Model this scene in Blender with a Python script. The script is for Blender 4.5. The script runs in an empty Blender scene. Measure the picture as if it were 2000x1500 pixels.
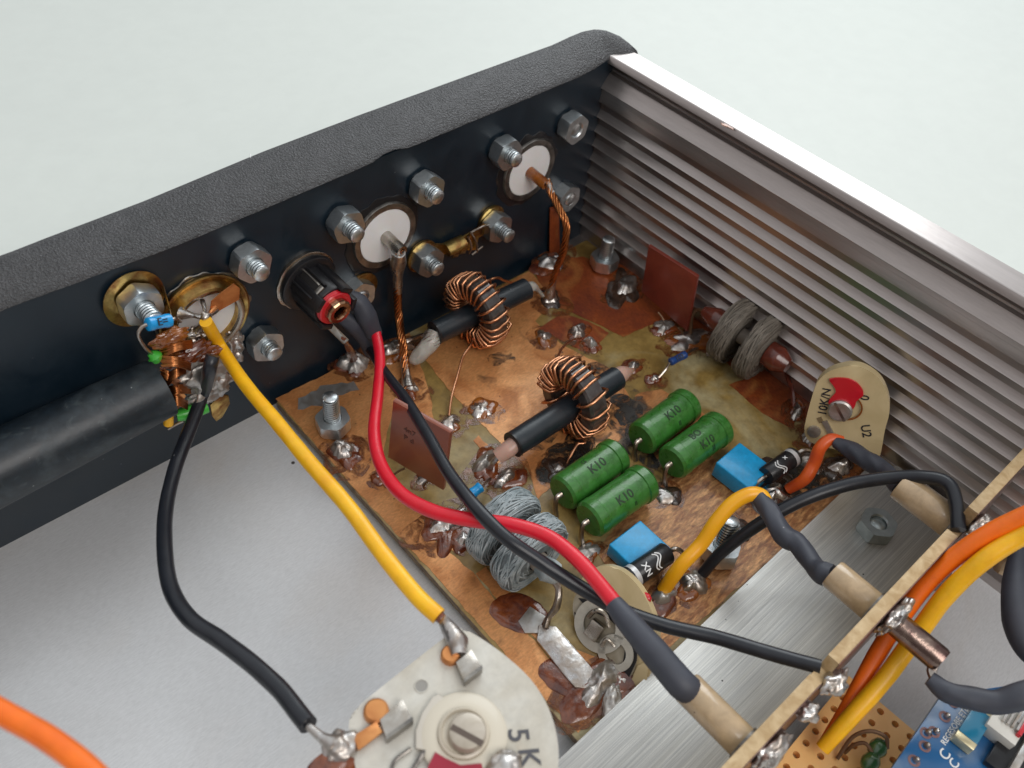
import bpy, bmesh, math, random
from mathutils import Vector, Matrix, noise
random.seed(7)
rad = math.radians
sc = bpy.context.scene
col = sc.collection
sc.unit_settings.system = 'METRIC'
sc.unit_settings.scale_length = 0.01            # one unit = one centimetre

# ------------------------------------------------------------------ camera
CR = [[0.7478559203371686, -0.6591992414826174, 0.0785358672543206],
      [-0.4502293828777146, -0.5905702777338446, -0.6697165444058562],
      [0.4878575870171526, 0.46549233276399084, -0.7384523462645982]]
CP = Vector((-7.5845725, -11.0103552, 13.0761332))
FP = 1698.10
rx, ry, rz = (Vector(r).normalized() for r in CR)
cam_d = bpy.data.cameras.new('camera'); cam = bpy.data.objects.new('camera', cam_d); col.objects.link(cam)
M = Matrix((( rx[0], -ry[0], -rz[0], CP[0]), (rx[1], -ry[1], -rz[1], CP[1]), (rx[2], -ry[2], -rz[2], CP[2]), (0, 0, 0, 1)))
cam.matrix_world = M
cam_d.sensor_width = 36; cam_d.sensor_fit = 'HORIZONTAL'; cam_d.lens = FP * 36 / 2000
cam_d.clip_start = 0.1; cam_d.clip_end = 3000
cam_d.dof.use_dof = True; cam_d.dof.focus_distance = 14.9; cam_d.dof.aperture_fstop = 0.33
cam_d.dof.aperture_blades = 0
sc.camera = cam

# ------------------------------------------------------------------ light
w = bpy.data.worlds.new('World'); sc.world = w; w.use_nodes = True
nt = w.node_tree; bg = nt.nodes['Background']
tc = nt.nodes.new('ShaderNodeTexCoord'); sep = nt.nodes.new('ShaderNodeSeparateXYZ')
nt.links.new(tc.outputs['Generated'], sep.inputs[0])
dotn = nt.nodes.new('ShaderNodeVectorMath'); dotn.operation = 'DOT_PRODUCT'
dotn.inputs[1].default_value = Vector((0.35, 0.45, 0.82)).normalized()
nt.links.new(tc.outputs['Generated'], dotn.inputs[0])
ramp = nt.nodes.new('ShaderNodeValToRGB'); nt.links.new(dotn.outputs['Value'], ramp.inputs[0])
ramp.color_ramp.elements[0].position = 0.0; ramp.color_ramp.elements[0].color = (0.30, 0.27, 0.26, 1)
ramp.color_ramp.elements[1].position = 1.0; ramp.color_ramp.elements[1].color = (1.10, 1.15, 1.18, 1)
e = ramp.color_ramp.elements.new(0.45); e.color = (0.72, 0.71, 0.72, 1)
e = ramp.color_ramp.elements.new(0.15); e.color = (0.60, 0.57, 0.56, 1)
nt.links.new(ramp.outputs[0], bg.inputs['Color']); bg.inputs['Strength'].default_value = 0.78

def area(name, loc, target, sx, sy, power, color):
    l = bpy.data.lights.new(name, 'AREA'); l.shape = 'RECTANGLE'; l.size = sx; l.size_y = sy
    l.energy = power; l.color = color
    o = bpy.data.objects.new(name, l); col.objects.link(o); o.location = loc
    o.rotation_euler = (Vector(target) - Vector(loc)).to_track_quat('-Z', 'Y').to_euler()
    return o
area('window_light', (40, 18, 38), (0, -4, 0), 34, 40, 14000, (0.93, 0.98, 1.0))
area('fill_light', (-6, -40, 42), (0, -4, 0), 34, 26, 12500, (1.0, 0.96, 0.92))  # added fill lamp without a known source, brightens faces turned to the camera
sc.view_settings.view_transform = 'Standard'; sc.view_settings.look = 'None'
sc.view_settings.exposure = 0.0; sc.view_settings.gamma = 1.0
sc.view_settings.use_curve_mapping = False

# ------------------------------------------------------------------ pixel helpers (a pixel of the 2000x1500 photo onto a real plane)
ZB = -0.1                                         # top of the circuit board
FLOOR = -0.44
def ray(u, v):
    a = (u - 1000) / FP; b = (v - 750) / FP
    return rx * a + ry * b + rz
def hit(u, v, p0, n):
    d = ray(u, v); n = Vector(n); return CP + d * ((Vector(p0) - CP).dot(n) / d.dot(n))
def Zp(u, v, z): return hit(u, v, (0, 0, z), (0, 0, 1))
def Yp(u, v, y): return hit(u, v, (0, y, 0), (0, 1, 0))
def Xp(u, v, x): return hit(u, v, (x, 0, 0), (1, 0, 0))
def B(u, v, h=0.0): return Zp(u, v, ZB + h)
def Vp(u, v, A, Bq):                              # onto the vertical plane through A and Bq
    A = Vector(A); t = Vector(Bq) - A; return hit(u, v, A, (t.y, -t.x, 0))

# ------------------------------------------------------------------ materials
MATS = {}
def mat(name, c1, rough=0.5, metal=0.0, c2=None, nscale=3.0, namt=(0.35, 0.65), bump=0.0, bscale=20.0, bdet=4.0,
        rough2=None, coat=0.0, trans=0.0, stretch=None, sss=0.0, speck=None, c3=None, spec=None, grain=None, alpha=None):
    if name in MATS: return MATS[name]
    m = bpy.data.materials.new(name); m.use_nodes = True; MATS[name] = m
    t = m.node_tree; b = t.nodes['Principled BSDF']
    def setc(c): return (c[0], c[1], c[2], 1)
    b.inputs['Base Color'].default_value = setc(c1); b.inputs['Roughness'].default_value = rough
    b.inputs['Metallic'].default_value = metal; b.inputs['Coat Weight'].default_value = coat
    b.inputs['Coat Roughness'].default_value = 0.12
    b.inputs['Transmission Weight'].default_value = trans
    if spec is not None: b.inputs['Specular IOR Level'].default_value = spec
    if sss: b.inputs['Subsurface Weight'].default_value = sss; b.inputs['Subsurface Scale'].default_value = 0.1
    co = t.nodes.new('ShaderNodeTexCoord'); mp = t.nodes.new('ShaderNodeMapping')
    t.links.new(co.outputs['Object'], mp.inputs[0])
    if stretch: mp.inputs['Scale'].default_value = stretch
    last = None
    def noisef(scale, det=5.0, src=mp, dist=0.0, rgh=0.55):
        n = t.nodes.new('ShaderNodeTexNoise'); n.inputs['Scale'].default_value = scale
        n.inputs['Detail'].default_value = det; n.inputs['Distortion'].default_value = dist; n.inputs['Roughness'].default_value = rgh
        t.links.new(src.outputs[0], n.inputs['Vector']); return n
    def rampf(src, a, bb, ca=(0, 0, 0), cb=(1, 1, 1)):
        r = t.nodes.new('ShaderNodeValToRGB'); r.color_ramp.elements[0].position = a; r.color_ramp.elements[1].position = bb
        r.color_ramp.elements[0].color = setc(ca); r.color_ramp.elements[1].color = setc(cb)
        t.links.new(src, r.inputs[0]); return r
    def mix(fac, a, bcol):
        x = t.nodes.new('ShaderNodeMix'); x.data_type = 'RGBA'
        t.links.new(fac, x.inputs[0])
        if isinstance(a, tuple): x.inputs[6].default_value = setc(a)
        else: t.links.new(a, x.inputs[6])
        x.inputs[7].default_value = setc(bcol); return x.outputs[2]
    if c2 is not None:
        n = noisef(nscale, 6, dist=0.6); r = rampf(n.outputs['Fac'], *namt)
        last = mix(r.outputs[0], tuple(c1), c2)
        if rough2 is not None:
            rr = rampf(n.outputs['Fac'], namt[0], namt[1], (rough,) * 3, (rough2,) * 3)
            t.links.new(rr.outputs[0], b.inputs['Roughness'])
    if c3 is not None:
        n3 = noisef(c3[1], 4, dist=1.0); r3 = rampf(n3.outputs['Fac'], c3[2], c3[3])
        last = mix(r3.outputs[0], last if last is not None else tuple(c1), c3[0])
    if speck is not None:                         # (colour, scale, size)
        v = t.nodes.new('ShaderNodeTexVoronoi'); v.inputs['Scale'].default_value = speck[1]
        t.links.new(co.outputs['Object'], v.inputs['Vector'])
        r = rampf(v.outputs['Distance'], speck[2] * 0.7, speck[2], (1, 1, 1), (0, 0, 0))
        wn = t.nodes.new('ShaderNodeTexWhiteNoise'); t.links.new(v.outputs['Position'], wn.inputs['Vector'])
        r2 = rampf(wn.outputs['Value'], speck[3], speck[3] + 0.02)
        mm = t.nodes.new('ShaderNodeMath'); mm.operation = 'MULTIPLY'
        t.links.new(r.outputs[0], mm.inputs[0]); t.links.new(r2.outputs[0], mm.inputs[1])
        last = mix(mm.outputs[0], last if last is not None else tuple(c1), speck[0])
    if grain is not None:
        gm = t.nodes.new('ShaderNodeMapping'); t.links.new(co.outputs['Object'], gm.inputs[0])
        if grain[2]: gm.inputs['Scale'].default_value = grain[2]
        ng = noisef(grain[0], 8, src=gm, dist=0.3, rgh=0.7); rg = rampf(ng.outputs['Fac'], .35, .62, (1 - grain[1],) * 3, (1, 1, 1))
        x = t.nodes.new('ShaderNodeMix'); x.data_type = 'RGBA'; x.blend_type = 'MULTIPLY'; x.inputs[0].default_value = 1
        if last is not None: t.links.new(last, x.inputs[6])
        else: x.inputs[6].default_value = setc(c1)
        t.links.new(rg.outputs[0], x.inputs[7]); last = x.outputs[2]
    if alpha is not None:                         # ragged deposit: bare where the noise is low
        na = noisef(alpha[0], 10, dist=0.8, rgh=0.65); ra = rampf(na.outputs['Fac'], alpha[1], alpha[2]); t.links.new(ra.outputs[0], b.inputs['Alpha'])
    if last is not None: t.links.new(last, b.inputs['Base Color'])
    if bump:
        nb = noisef(bscale, bdet); bn = t.nodes.new('ShaderNodeBump'); bn.inputs['Strength'].default_value = bump
        bn.inputs['Distance'].default_value = 0.035 if name == 'textured_black_plastic' else 0.02
        t.links.new(nb.outputs['Fac'], bn.inputs['Height']); t.links.new(bn.outputs[0], b.inputs['Normal'])
    return m
TABLE = mat('pale_table', (0.65, 0.69, 0.65), 0.5, grain=(1.5, .03, None), c2=(0.63, 0.67, 0.635), nscale=0.05, bump=0.05, bscale=8)
FLR = mat('anodised_floor', (0.64, 0.655, 0.67), 0.42, 0.15, c2=(0.60, 0.61, 0.62), nscale=0.35, bump=0.08, bscale=50, grain=(9, .14, (1, 5, 1)), c3=((.60, .58, .56), .22, .45, .7),
          speck=((0.06, 0.05, 0.045), 1.6, 0.07, 0.72))
WALL = mat('anodised_aluminium', (0.51, 0.47, 0.455), 0.29, 0.9, c2=(0.45, 0.41, 0.395), nscale=1.2, grain=(14, .12, (1, .1, 1)), bump=0.08, bscale=40,
           speck=((0.05, 0.03, 0.03), 1.3, 0.06, 0.8), stretch=(1, 0.15, 1))
PANEL = mat('black_panel_paint', (0.004, 0.012, 0.021), 0.32, 0.0, c2=(0.007, 0.017, 0.028), nscale=1.5, bump=0.04, bscale=30,
            rough2=0.45, speck=((0.10, 0.11, 0.12), 3.5, 0.05, 0.75), spec=0.6)
BEZEL = mat('textured_black_plastic', (0.028, 0.029, 0.032), 0.38, 0.0, bump=1.0, bscale=29, bdet=2, grain=(3, .35, None), c2=(0.042, 0.042, 0.046), nscale=2, spec=0.65)
BEZEL_E = mat('smooth_black_plastic', (0.03, 0.028, 0.028), 0.5, bump=0.1, bscale=20)
SUB = mat('fibreglass_board', (0.36, 0.245, 0.075), 0.38, c2=(0.22, 0.135, 0.035), nscale=1.3, coat=0.2, bump=0.06, bscale=30, grain=(6, .3, None),
          c3=((0.42, 0.36, 0.20), 0.6, 0.5, 0.72), speck=((0.05, 0.025, 0.01), 4.0, 0.08, 0.75))
COP = mat('tarnished_copper', (0.74, 0.35, 0.13), 0.38, 0.35, c2=(0.50, 0.19, 0.055), nscale=1.4, namt=(0.38, 0.66), rough2=0.6,
          coat=0.12, bump=0.16, bscale=22, grain=(11, .3, (1, 2.5, 1)), c3=((0.13, 0.06, 0.025), 1.1, 0.62, 0.8), speck=((0.05, 0.02, 0.01), 5.0, 0.09, 0.7))
COPR = mat('red_tarnished_copper', (0.38, 0.085, 0.02), 0.4, 0.35, c2=(0.22, 0.045, 0.018), nscale=1.2, rough2=0.55,
           coat=0.15, bump=0.16, bscale=22, grain=(11, .4, (2.5, 1, 1)), c3=((0.55, 0.22, 0.06), 0.9, 0.55, 0.75))
COPB = mat('brushed_worn_copper', (0.70, 0.36, 0.14), 0.40, 0.35, c2=(0.33, 0.13, 0.045), nscale=3.0, namt=(0.35, 0.6), stretch=(1, 3, 1),
           coat=0.2, bump=0.5, bscale=18, grain=(8, .5, (1, 3, 1)), c3=((0.16, 0.06, 0.025), 1.5, 0.55, 0.7))
EDGE = mat('board_edge', (0.09, 0.06, 0.035), 0.6, c2=(0.22, 0.15, 0.08), nscale=5, bump=0.3, bscale=25)
FLUX = mat('burnt_flux', (0.075, 0.014, 0.006), 0.16, coat=0.9, c2=(0.22, 0.055, 0.012), nscale=4, bump=0.7, bscale=9)
FLUXD = mat('charred_flux', (0.018, 0.011, 0.008), 0.22, coat=0.7, c2=(0.06, 0.03, 0.018), nscale=4, bump=0.8, bscale=9)
FLUXA = mat('amber_flux', (0.32, 0.10, 0.015), 0.15, coat=0.8, c2=(0.16, 0.04, 0.008), nscale=4, bump=0.5, bscale=9)
STAIN = mat('soot_stain', (0.045, 0.028, 0.016), 0.45, 0.0, c2=(0.12, 0.07, 0.035), nscale=4, bump=0.2, bscale=15, alpha=(3.2, .44, .62))
HALO = mat('flux_halo', (0.10, 0.028, 0.010), 0.25, 0.0, c2=(0.20, 0.07, 0.02), nscale=4, coat=.3, bump=0.2, bscale=12, alpha=(3.6, .42, .60))
SOLD = mat('solder', (0.66, 0.65, 0.64), 0.26, 1.0, c2=(0.40, 0.34, 0.29), nscale=5, bump=0.5, bscale=10, rough2=0.45)
SOLDM = mat('dull_solder', (0.55, 0.55, 0.54), 0.4, 0.85, c2=(0.38, 0.34, 0.30), nscale=4, bump=0.4, bscale=8)
ZINC = mat('zinc_plated_steel', (0.74, 0.78, 0.80), 0.32, 1.0, c2=(0.56, 0.61, 0.63), nscale=5, bump=0.10, bscale=14, rough2=0.40)
BRASS = mat('brass', (0.66, 0.46, 0.16), 0.28, 1.0, c2=(0.30, 0.13, 0.05), nscale=3.2, namt=(0.42, 0.62), rough2=.45, grain=(8, .35, None), bump=0.1, bscale=10)
COPW = mat('bare_copper_wire', (0.83, 0.42, 0.24), 0.26, 1.0, c2=(0.62, 0.26, 0.12), nscale=4, rough2=0.35)
COPD = mat('dark_copper_wire', (0.60, 0.24, 0.09), 0.3, 1.0, c2=(0.42, 0.15, 0.05), nscale=4)
FOIL = mat('copper_foil', (0.72, 0.33, 0.12), 0.35, 0.75, c2=(0.5, 0.18, 0.06), nscale=3, bump=0.2, bscale=9)
FERR = mat('ferrite', (0.10, 0.095, 0.09), 0.28, 0.4, c2=(0.035, 0.022, 0.02), nscale=3, coat=0.5, bump=0.15, bscale=10)
PTFE = mat('white_insulator', (0.90, 0.91, 0.93), 0.32, c2=(0.86, 0.85, 0.83), nscale=1.5, sss=0.1)
DARKM = mat('dark_nickel', (0.16, 0.15, 0.14), 0.3, 0.9, c2=(0.32, 0.30, 0.27), nscale=4, bump=0.5, bscale=8)
NICK = mat('nickel', (0.55, 0.52, 0.48), 0.25, 1.0, c2=(0.35, 0.30, 0.24), nscale=3, bump=0.2, bscale=10)
BLKP = mat('black_moulded_plastic', (0.012, 0.012, 0.014), 0.32, bump=0.2, bscale=10)
RUBY = mat('amber_insulation', (0.88, 0.43, 0.008), 0.36, c2=(0.84, 0.38, 0.008), nscale=1.5, sss=0.05, coat=0.1, bump=0.05, bscale=9,
           speck=((0.2, 0.08, 0.01), 2.0, 0.06, 0.8))
YELS = mat('yellow_wire', (0.95, 0.52, 0.008), 0.38, bump=.08, bscale=9, grain=(3, .14, None), c2=(0.92, 0.45, 0.006), nscale=2.0, sss=0.05, coat=0.1,
           speck=((0.2, 0.08, 0.01), 1.8, 0.06, 0.8))
REDW = mat('red_insulation', (0.74, 0.008, 0.03), 0.36, speck=((.45, .12, .14), 3.2, .05, .7), grain=(4, .12, None), c2=(0.68, 0.008, 0.024), nscale=2.0, sss=0.05, coat=0.15, bump=0.05, bscale=9)
BLKW = mat('black_insulation', (0.008, 0.010, 0.015), 0.32, c2=(0.014, 0.016, 0.022), nscale=2.5, bump=0.06, bscale=9,
           speck=((0.16, 0.16, 0.17), 3.0, 0.05, 0.6))
ORGW = mat('orange_insulation', (0.95, 0.19, 0.008), 0.38, grain=(3, .14, None), c2=(0.90, 0.15, 0.006), nscale=1.5, sss=0.05, coat=0.1)
ORGR = mat('red_orange_insulation', (0.60, 0.07, 0.012), 0.4, c2=(0.70, 0.11, 0.012), nscale=3, coat=0.1, bump=0.1, bscale=8)
SHRINK = mat('heat_shrink', (0.034, 0.038, 0.052), 0.55, c2=(0.045, 0.050, 0.068), nscale=2, bump=0.12, bscale=7,
             speck=((0.2, 0.2, 0.22), 3.5, 0.06, 0.7), spec=0.6)
SLEEVE = mat('coax_jacket', (0.010, 0.016, 0.022), 0.34, c2=(0.018, 0.024, 0.03), nscale=3, bump=0.08, bscale=9,
             speck=((0.25, 0.27, 0.28), 5.0, 0.06, 0.7))
GREEN = mat('green_resistor_enamel', (0.030, 0.155, 0.018), 0.24, c2=(0.045, 0.20, 0.032), nscale=4, coat=0.35, bump=0.3, bscale=14, rough2=.42, grain=(7, .35, None),
            speck=((0.22, 0.28, 0.14), 6.0, 0.07, 0.8))
INKG = mat('dark_green_ink', (0.010, 0.030, 0.010), 0.5)
INKB = mat('black_ink', (0.02, 0.02, 0.025), 0.5)
INKW = mat('white_ink', (0.75, 0.76, 0.76), 0.5)
SILV = mat('silver_band', (0.6, 0.6, 0.6), 0.35, 0.3)
BLUEC = mat('blue_capacitor_shell', (0.004, 0.33, 0.66), 0.36, grain=(6, .25, None), bump=.12, bscale=14, c2=(0.004, 0.30, 0.60), nscale=3, coat=0.2, speck=((0.01, 0.06, 0.12), 4.0, 0.07, 0.7))
BLUER = mat('blue_lacquer', (0.006, 0.30, 0.68), 0.3, coat=0.4)
BLUED = mat('dark_blue_lacquer', (0.01, 0.05, 0.20), 0.3, coat=0.4)
BEIGE = mat('ceramic_tube', (0.46, 0.33, 0.19), 0.25, grain=(4, .25, None), speck=((.12, .08, .05), 3.5, .06, .7), c2=(0.50, 0.37, 0.23), nscale=2, coat=0.7)
LITZ = mat('grey_litz', (0.20, 0.245, 0.26), 0.5, c2=(0.46, 0.51, 0.53), nscale=4, bump=0.4, bscale=12)
LITZB = mat('brown_grey_litz', (0.09, 0.075, 0.06), 0.6, c2=(0.17, 0.145, 0.12), nscale=4, bump=0.4, bscale=12)
LITZD2 = mat('grey_litz_body', (0.10, 0.12, 0.13), 0.6, c2=(0.2, 0.23, 0.24), nscale=5, bump=.5, bscale=12)
LITZD = mat('dark_litz_core', (0.03, 0.035, 0.035), 0.7)
CARD = mat('brick_red_ceramic', (0.24, 0.065, 0.03), 0.36, c2=(0.21, 0.05, 0.025), nscale=2, coat=0.2, speck=((0.08, 0.02, 0.01), 3.0, 0.08, 0.7))
CREAM = mat('cream_ceramic', (0.62, 0.50, 0.29), 0.4, c2=(0.52, 0.41, 0.22), nscale=1.6, coat=0.2, speck=((0.12, 0.08, 0.04), 2.6, 0.06, 0.7))
IVORY = mat('ivory_ceramic', (0.60, 0.585, 0.53), 0.42, c2=(0.50, 0.465, 0.39), nscale=1.2, grain=(5, .15, None), c3=((.42, .35, .26), 1.1, .62, .8), coat=0.15, speck=((0.25, 0.2, 0.15), 2.6, 0.09, 0.75))
REDP = mat('red_lacquer', (0.55, 0.008, 0.02), 0.28, coat=0.5)
CRIM = mat('crimson_lacquer', (0.30, 0.008, 0.03), 0.45)
PLATE = mat('brushed_aluminium', (0.72, 0.71, 0.67), 0.40, 0.7, c2=(0.50, 0.50, 0.49), nscale=5, grain=(6, .25, (.15, 20, 1)), stretch=(0.10, 12, 1), bump=0.22, bscale=9,
            c3=((0.52, 0.51, 0.47), 0.5, 0.5, 0.8), speck=((0.04, 0.035, 0.03), 3.2, 0.06, 0.7))
TAN = mat('tan_laminate_edge', (0.56, 0.42, 0.24), 0.6, c2=(0.40, 0.27, 0.13), nscale=6, bump=0.4, bscale=14)
PERF = mat('phenolic_perfboard', (0.92, 0.56, 0.22), 0.45, c2=(0.88, 0.50, 0.18), nscale=1.5, sss=0.1)
PERFH = mat('hole_brown', (0.22, 0.11, 0.03), 0.7)
PCBL = mat('blue_module_board', (0.012, 0.10, 0.26), 0.3, c2=(0.13, 0.20, 0.30), nscale=0.9, coat=0.5, namt=(0.45, 0.6))
GOLD = mat('gold_pad', (0.75, 0.66, 0.42), 0.3, 0.7)
CLEAR = mat('milky_dielectric', (0.66, 0.64, 0.58), 0.28, trans=0.3, sss=0.2, c2=(0.5, 0.47, 0.42), nscale=4)
PINKD = mat('pink_dielectric', (0.66, 0.42, 0.34), 0.3, trans=0.25, sss=0.2)
GREENW = mat('green_enamel', (0.05, 0.42, 0.04), 0.35, coat=0.3)
DKGRN = mat('dark_green_bead', (0.03, 0.10, 0.03), 0.25, coat=0.6)
BROWNW = mat('brown_lead', (0.16, 0.09, 0.05), 0.4, 0.5)
TINW = mat('tinned_lead', (0.52, 0.48, 0.44), 0.3, 1.0, c2=(0.32, 0.25, 0.20), nscale=5, bump=0.3, bscale=12)

# ------------------------------------------------------------------ object helpers
WM = {}
def thing(name, label, cat, loc=(0, 0, 0), rot=(0, 0, 0), group=None):
    o = bpy.data.objects.new(name, None); col.objects.link(o); o.empty_display_size = 0.2
    o.location = loc; o.rotation_euler = rot
    o['label'] = label; o['category'] = cat
    if group: o['group'] = group
    from mathutils import Euler
    WM[o.name] = Matrix.Translation(Vector(loc)) @ Euler(rot).to_matrix().to_4x4()
    return o
def mk(name, bm, m, parent=None, local=False, sharp=38, smooth=True, label=None):
    """bm in world coordinates unless local"""
    bmesh.ops.recalc_face_normals(bm, faces=bm.faces)
    me = bpy.data.meshes.new(name)
    if parent is not None:
        W = WM[parent.name]
        if not local: bm.transform(W.inverted())
    bm.to_mesh(me); bm.free()
    for p in me.polygons: p.use_smooth = smooth
    if smooth: me.set_sharp_from_angle(angle=rad(sharp))
    for mm in (m if isinstance(m, (list, tuple)) else [m]): me.materials.append(mm)
    o = bpy.data.objects.new(name, me); col.objects.link(o)
    if parent is not None:
        o.parent = parent; WM[o.name] = WM[parent.name]
    if label: o['label'] = label
    return o
def solo(name, bm, m, label, cat, group=None, kind=None, **k):
    """a thing that is a single mesh, origin at its base"""
    if kind is None:
        vs = [v.co for v in bm.verts]; c = sum(vs, Vector()) / len(vs); c.z = min(v.z for v in vs)
        bm.transform(Matrix.Translation(-c))
    else: c = Vector()
    o = mk(name, bm, m, **k); o.location = c; WM[o.name] = Matrix.Translation(c)
    o['label'] = label; o['category'] = cat
    if group: o['group'] = group
    if kind: o['kind'] = kind
    return o
def struct(name, bm, m, **k):
    o = mk(name, bm, m, **k); o['kind'] = 'structure'; return o
def copy_tree(o, parent=None):
    c = o.copy(); col.objects.link(c)
    if parent is not None: c.parent = parent
    for ch in list(o.children): copy_tree(ch, c)
    return c
def nb(): return bmesh.new()

# ------------------------------------------------------------------ shape helpers
def catmull(pts, n=8):
    pts = [Vector(p) for p in pts]
    if len(pts) < 3: return pts
    P = [2 * pts[0] - pts[1]] + pts + [2 * pts[-1] - pts[-2]]
    out = []
    for i in range(1, len(P) - 2):
        for k in range(n):
            t = k / n
            a, b, c, d = P[i - 1], P[i], P[i + 1], P[i + 2]
            out.append(0.5 * ((2 * b) + (c - a) * t + (2 * a - 5 * b + 4 * c - d) * t * t + (3 * b - a - 3 * c + d) * t ** 3))
    out.append(P[-2]); return out
def lerp_list(vals, n):
    if not isinstance(vals, (list, tuple)): return [vals] * n
    out = []
    for i in range(n):
        f = i / max(1, n - 1) * (len(vals) - 1); k = min(int(f), len(vals) - 2); t = f - k
        out.append(vals[k] * (1 - t) + vals[k + 1] * t)
    return out
def tube(bm, pts, r, seg=12, smooth=8, caps=True, wob=0.0, flat=None, seed=0):
    pts = catmull(pts, smooth) if smooth else [Vector(p) for p in pts]
    rs = lerp_list(r, len(pts)); rings = []
    t0 = (pts[1] - pts[0]).normalized(); up = Vector((0, 0, 1)) if abs(t0.z) < 0.9 else Vector((1, 0, 0))
    nrm = (up - t0 * up.dot(t0)).normalized()
    for i, p in enumerate(pts):
        t = (pts[min(i + 1, len(pts) - 1)] - pts[max(i - 1, 0)]).normalized()
        nrm = (nrm - t * nrm.dot(t)).normalized(); bi = t.cross(nrm); ring = []
        for k in range(seg):
            a = 2 * math.pi * k / seg; q = rs[i]
            if wob: q *= 1 + wob * noise.noise(Vector((p.x * 3 + seed, p.y * 3 + a, p.z * 3)))
            fx, fy = (flat if flat else (1, 1))
            ring.append(bm.verts.new(p + nrm * math.cos(a) * q * fx + bi * math.sin(a) * q * fy))
        rings.append(ring)
    for a, b in zip(rings, rings[1:]):
        for k in range(seg): bm.faces.new((a[k], a[(k + 1) % seg], b[(k + 1) % seg], b[k]))
    if caps: bm.faces.new(rings[0][::-1]); bm.faces.new(rings[-1])
    return bm
def frame(axis, ref=None):
    a = Vector(axis).normalized()
    if ref is None: ref = Vector((0, 0, 1)) if abs(a.z) < 0.9 else Vector((0, 1, 0))
    x = (Vector(ref) - a * a.dot(Vector(ref))).normalized(); y = a.cross(x)
    return x, y, a
def lathe(bm, org, axis, prof, seg=32, closed=False, sx=1.0, sy=1.0, jag=0.0, seed=0):
    """prof: (distance along axis, radius)"""
    x, y, a = frame(axis); org = Vector(org); rings = []
    for (d, r) in prof:
        if r < 1e-5: rings.append([bm.verts.new(org + a * d)])
        else:
            ring = []
            for k in range(seg):
                t = 2 * math.pi * k / seg; rr = r
                if jag: rr *= 1 + jag * noise.noise(Vector((math.cos(t) * 4 + seed, math.sin(t) * 4, d * 4)))
                ring.append(bm.verts.new(org + a * d + x * math.cos(t) * rr * sx + y * math.sin(t) * rr * sy))
            rings.append(ring)
    prs = list(zip(rings, rings[1:]))
    if closed: prs.append((rings[-1], rings[0]))
    for A, Bq in prs:
        if len(A) == 1 and len(Bq) == 1: continue
        for k in range(seg):
            k2 = (k + 1) % seg
            if len(A) == 1: bm.faces.new((A[0], Bq[k2], Bq[k]))
            elif len(Bq) == 1: bm.faces.new((A[k], A[k2], Bq[0]))
            else: bm.faces.new((A[k], A[k2], Bq[k2], Bq[k]))
    return bm
def prism(bm, poly, d, bev=0.0):
    """poly: world points (planar), extruded by vector d (from poly to poly+d)"""
    poly = [Vector(p) for p in poly]; d = Vector(d)
    a = [bm.verts.new(p) for p in poly]; b = [bm.verts.new(p + d) for p in poly]
    fs = [bm.faces.new(a[::-1]), bm.faces.new(b)]
    n = len(poly)
    for k in range(n): fs.append(bm.faces.new((a[k], a[(k + 1) % n], b[(k + 1) % n], b[k])))
    if bev:
        es = list({e for f in fs[:2] for e in f.edges})
        bmesh.ops.bevel(bm, geom=es, offset=bev, segments=2, affect='EDGES', profile=0.5)
    return bm
def box(bm, c, s, bev=0.0, axes=None, segs=2):
    x, y, z = axes if axes else (Vector((1, 0, 0)), Vector((0, 1, 0)), Vector((0, 0, 1)))
    c = Vector(c); vs = {}
    for i in (-1, 1):
        for j in (-1, 1):
            for k in (-1, 1): vs[i, j, k] = bm.verts.new(c + x * i * s[0] / 2 + y * j * s[1] / 2 + z * k * s[2] / 2)
    q = [((-1, -1, -1), (-1, 1, -1), (1, 1, -1), (1, -1, -1)), ((-1, -1, 1), (1, -1, 1), (1, 1, 1), (-1, 1, 1)),
         ((-1, -1, -1), (1, -1, -1), (1, -1, 1), (-1, -1, 1)), ((-1, 1, -1), (-1, 1, 1), (1, 1, 1), (1, 1, -1)),
         ((-1, -1, -1), (-1, -1, 1), (-1, 1, 1), (-1, 1, -1)), ((1, -1, -1), (1, 1, -1), (1, 1, 1), (1, -1, 1))]
    fs = [bm.faces.new([vs[t] for t in f]) for f in q]
    if bev: bmesh.ops.bevel(bm, geom=list({e for f in fs for e in f.edges}), offset=bev, segments=segs, affect='EDGES', profile=0.5)
    return bm
def lump(bm, c, r, seed=0, amp=0.25, freq=2.5, sub=3, zmin=None, axes=None):
    c = Vector(c); m = bmesh.ops.create_icosphere(bm, subdivisions=sub, radius=1)
    for v in m['verts']:
        n = noise.noise(v.co * freq + Vector((seed * 3.1, seed, 0))) + 0.5 * noise.noise(v.co * freq * 2.3 + Vector((seed, 0, 7)))
        q = v.co * (1 + amp * n); q = Vector((q.x * r[0], q.y * r[1], q.z * r[2]))
        if axes: q = axes[0] * q.x + axes[1] * q.y + axes[2] * q.z
        v.co = c + q
        if zmin is not None and v.co.z < zmin: v.co.z = zmin
    return bm
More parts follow.
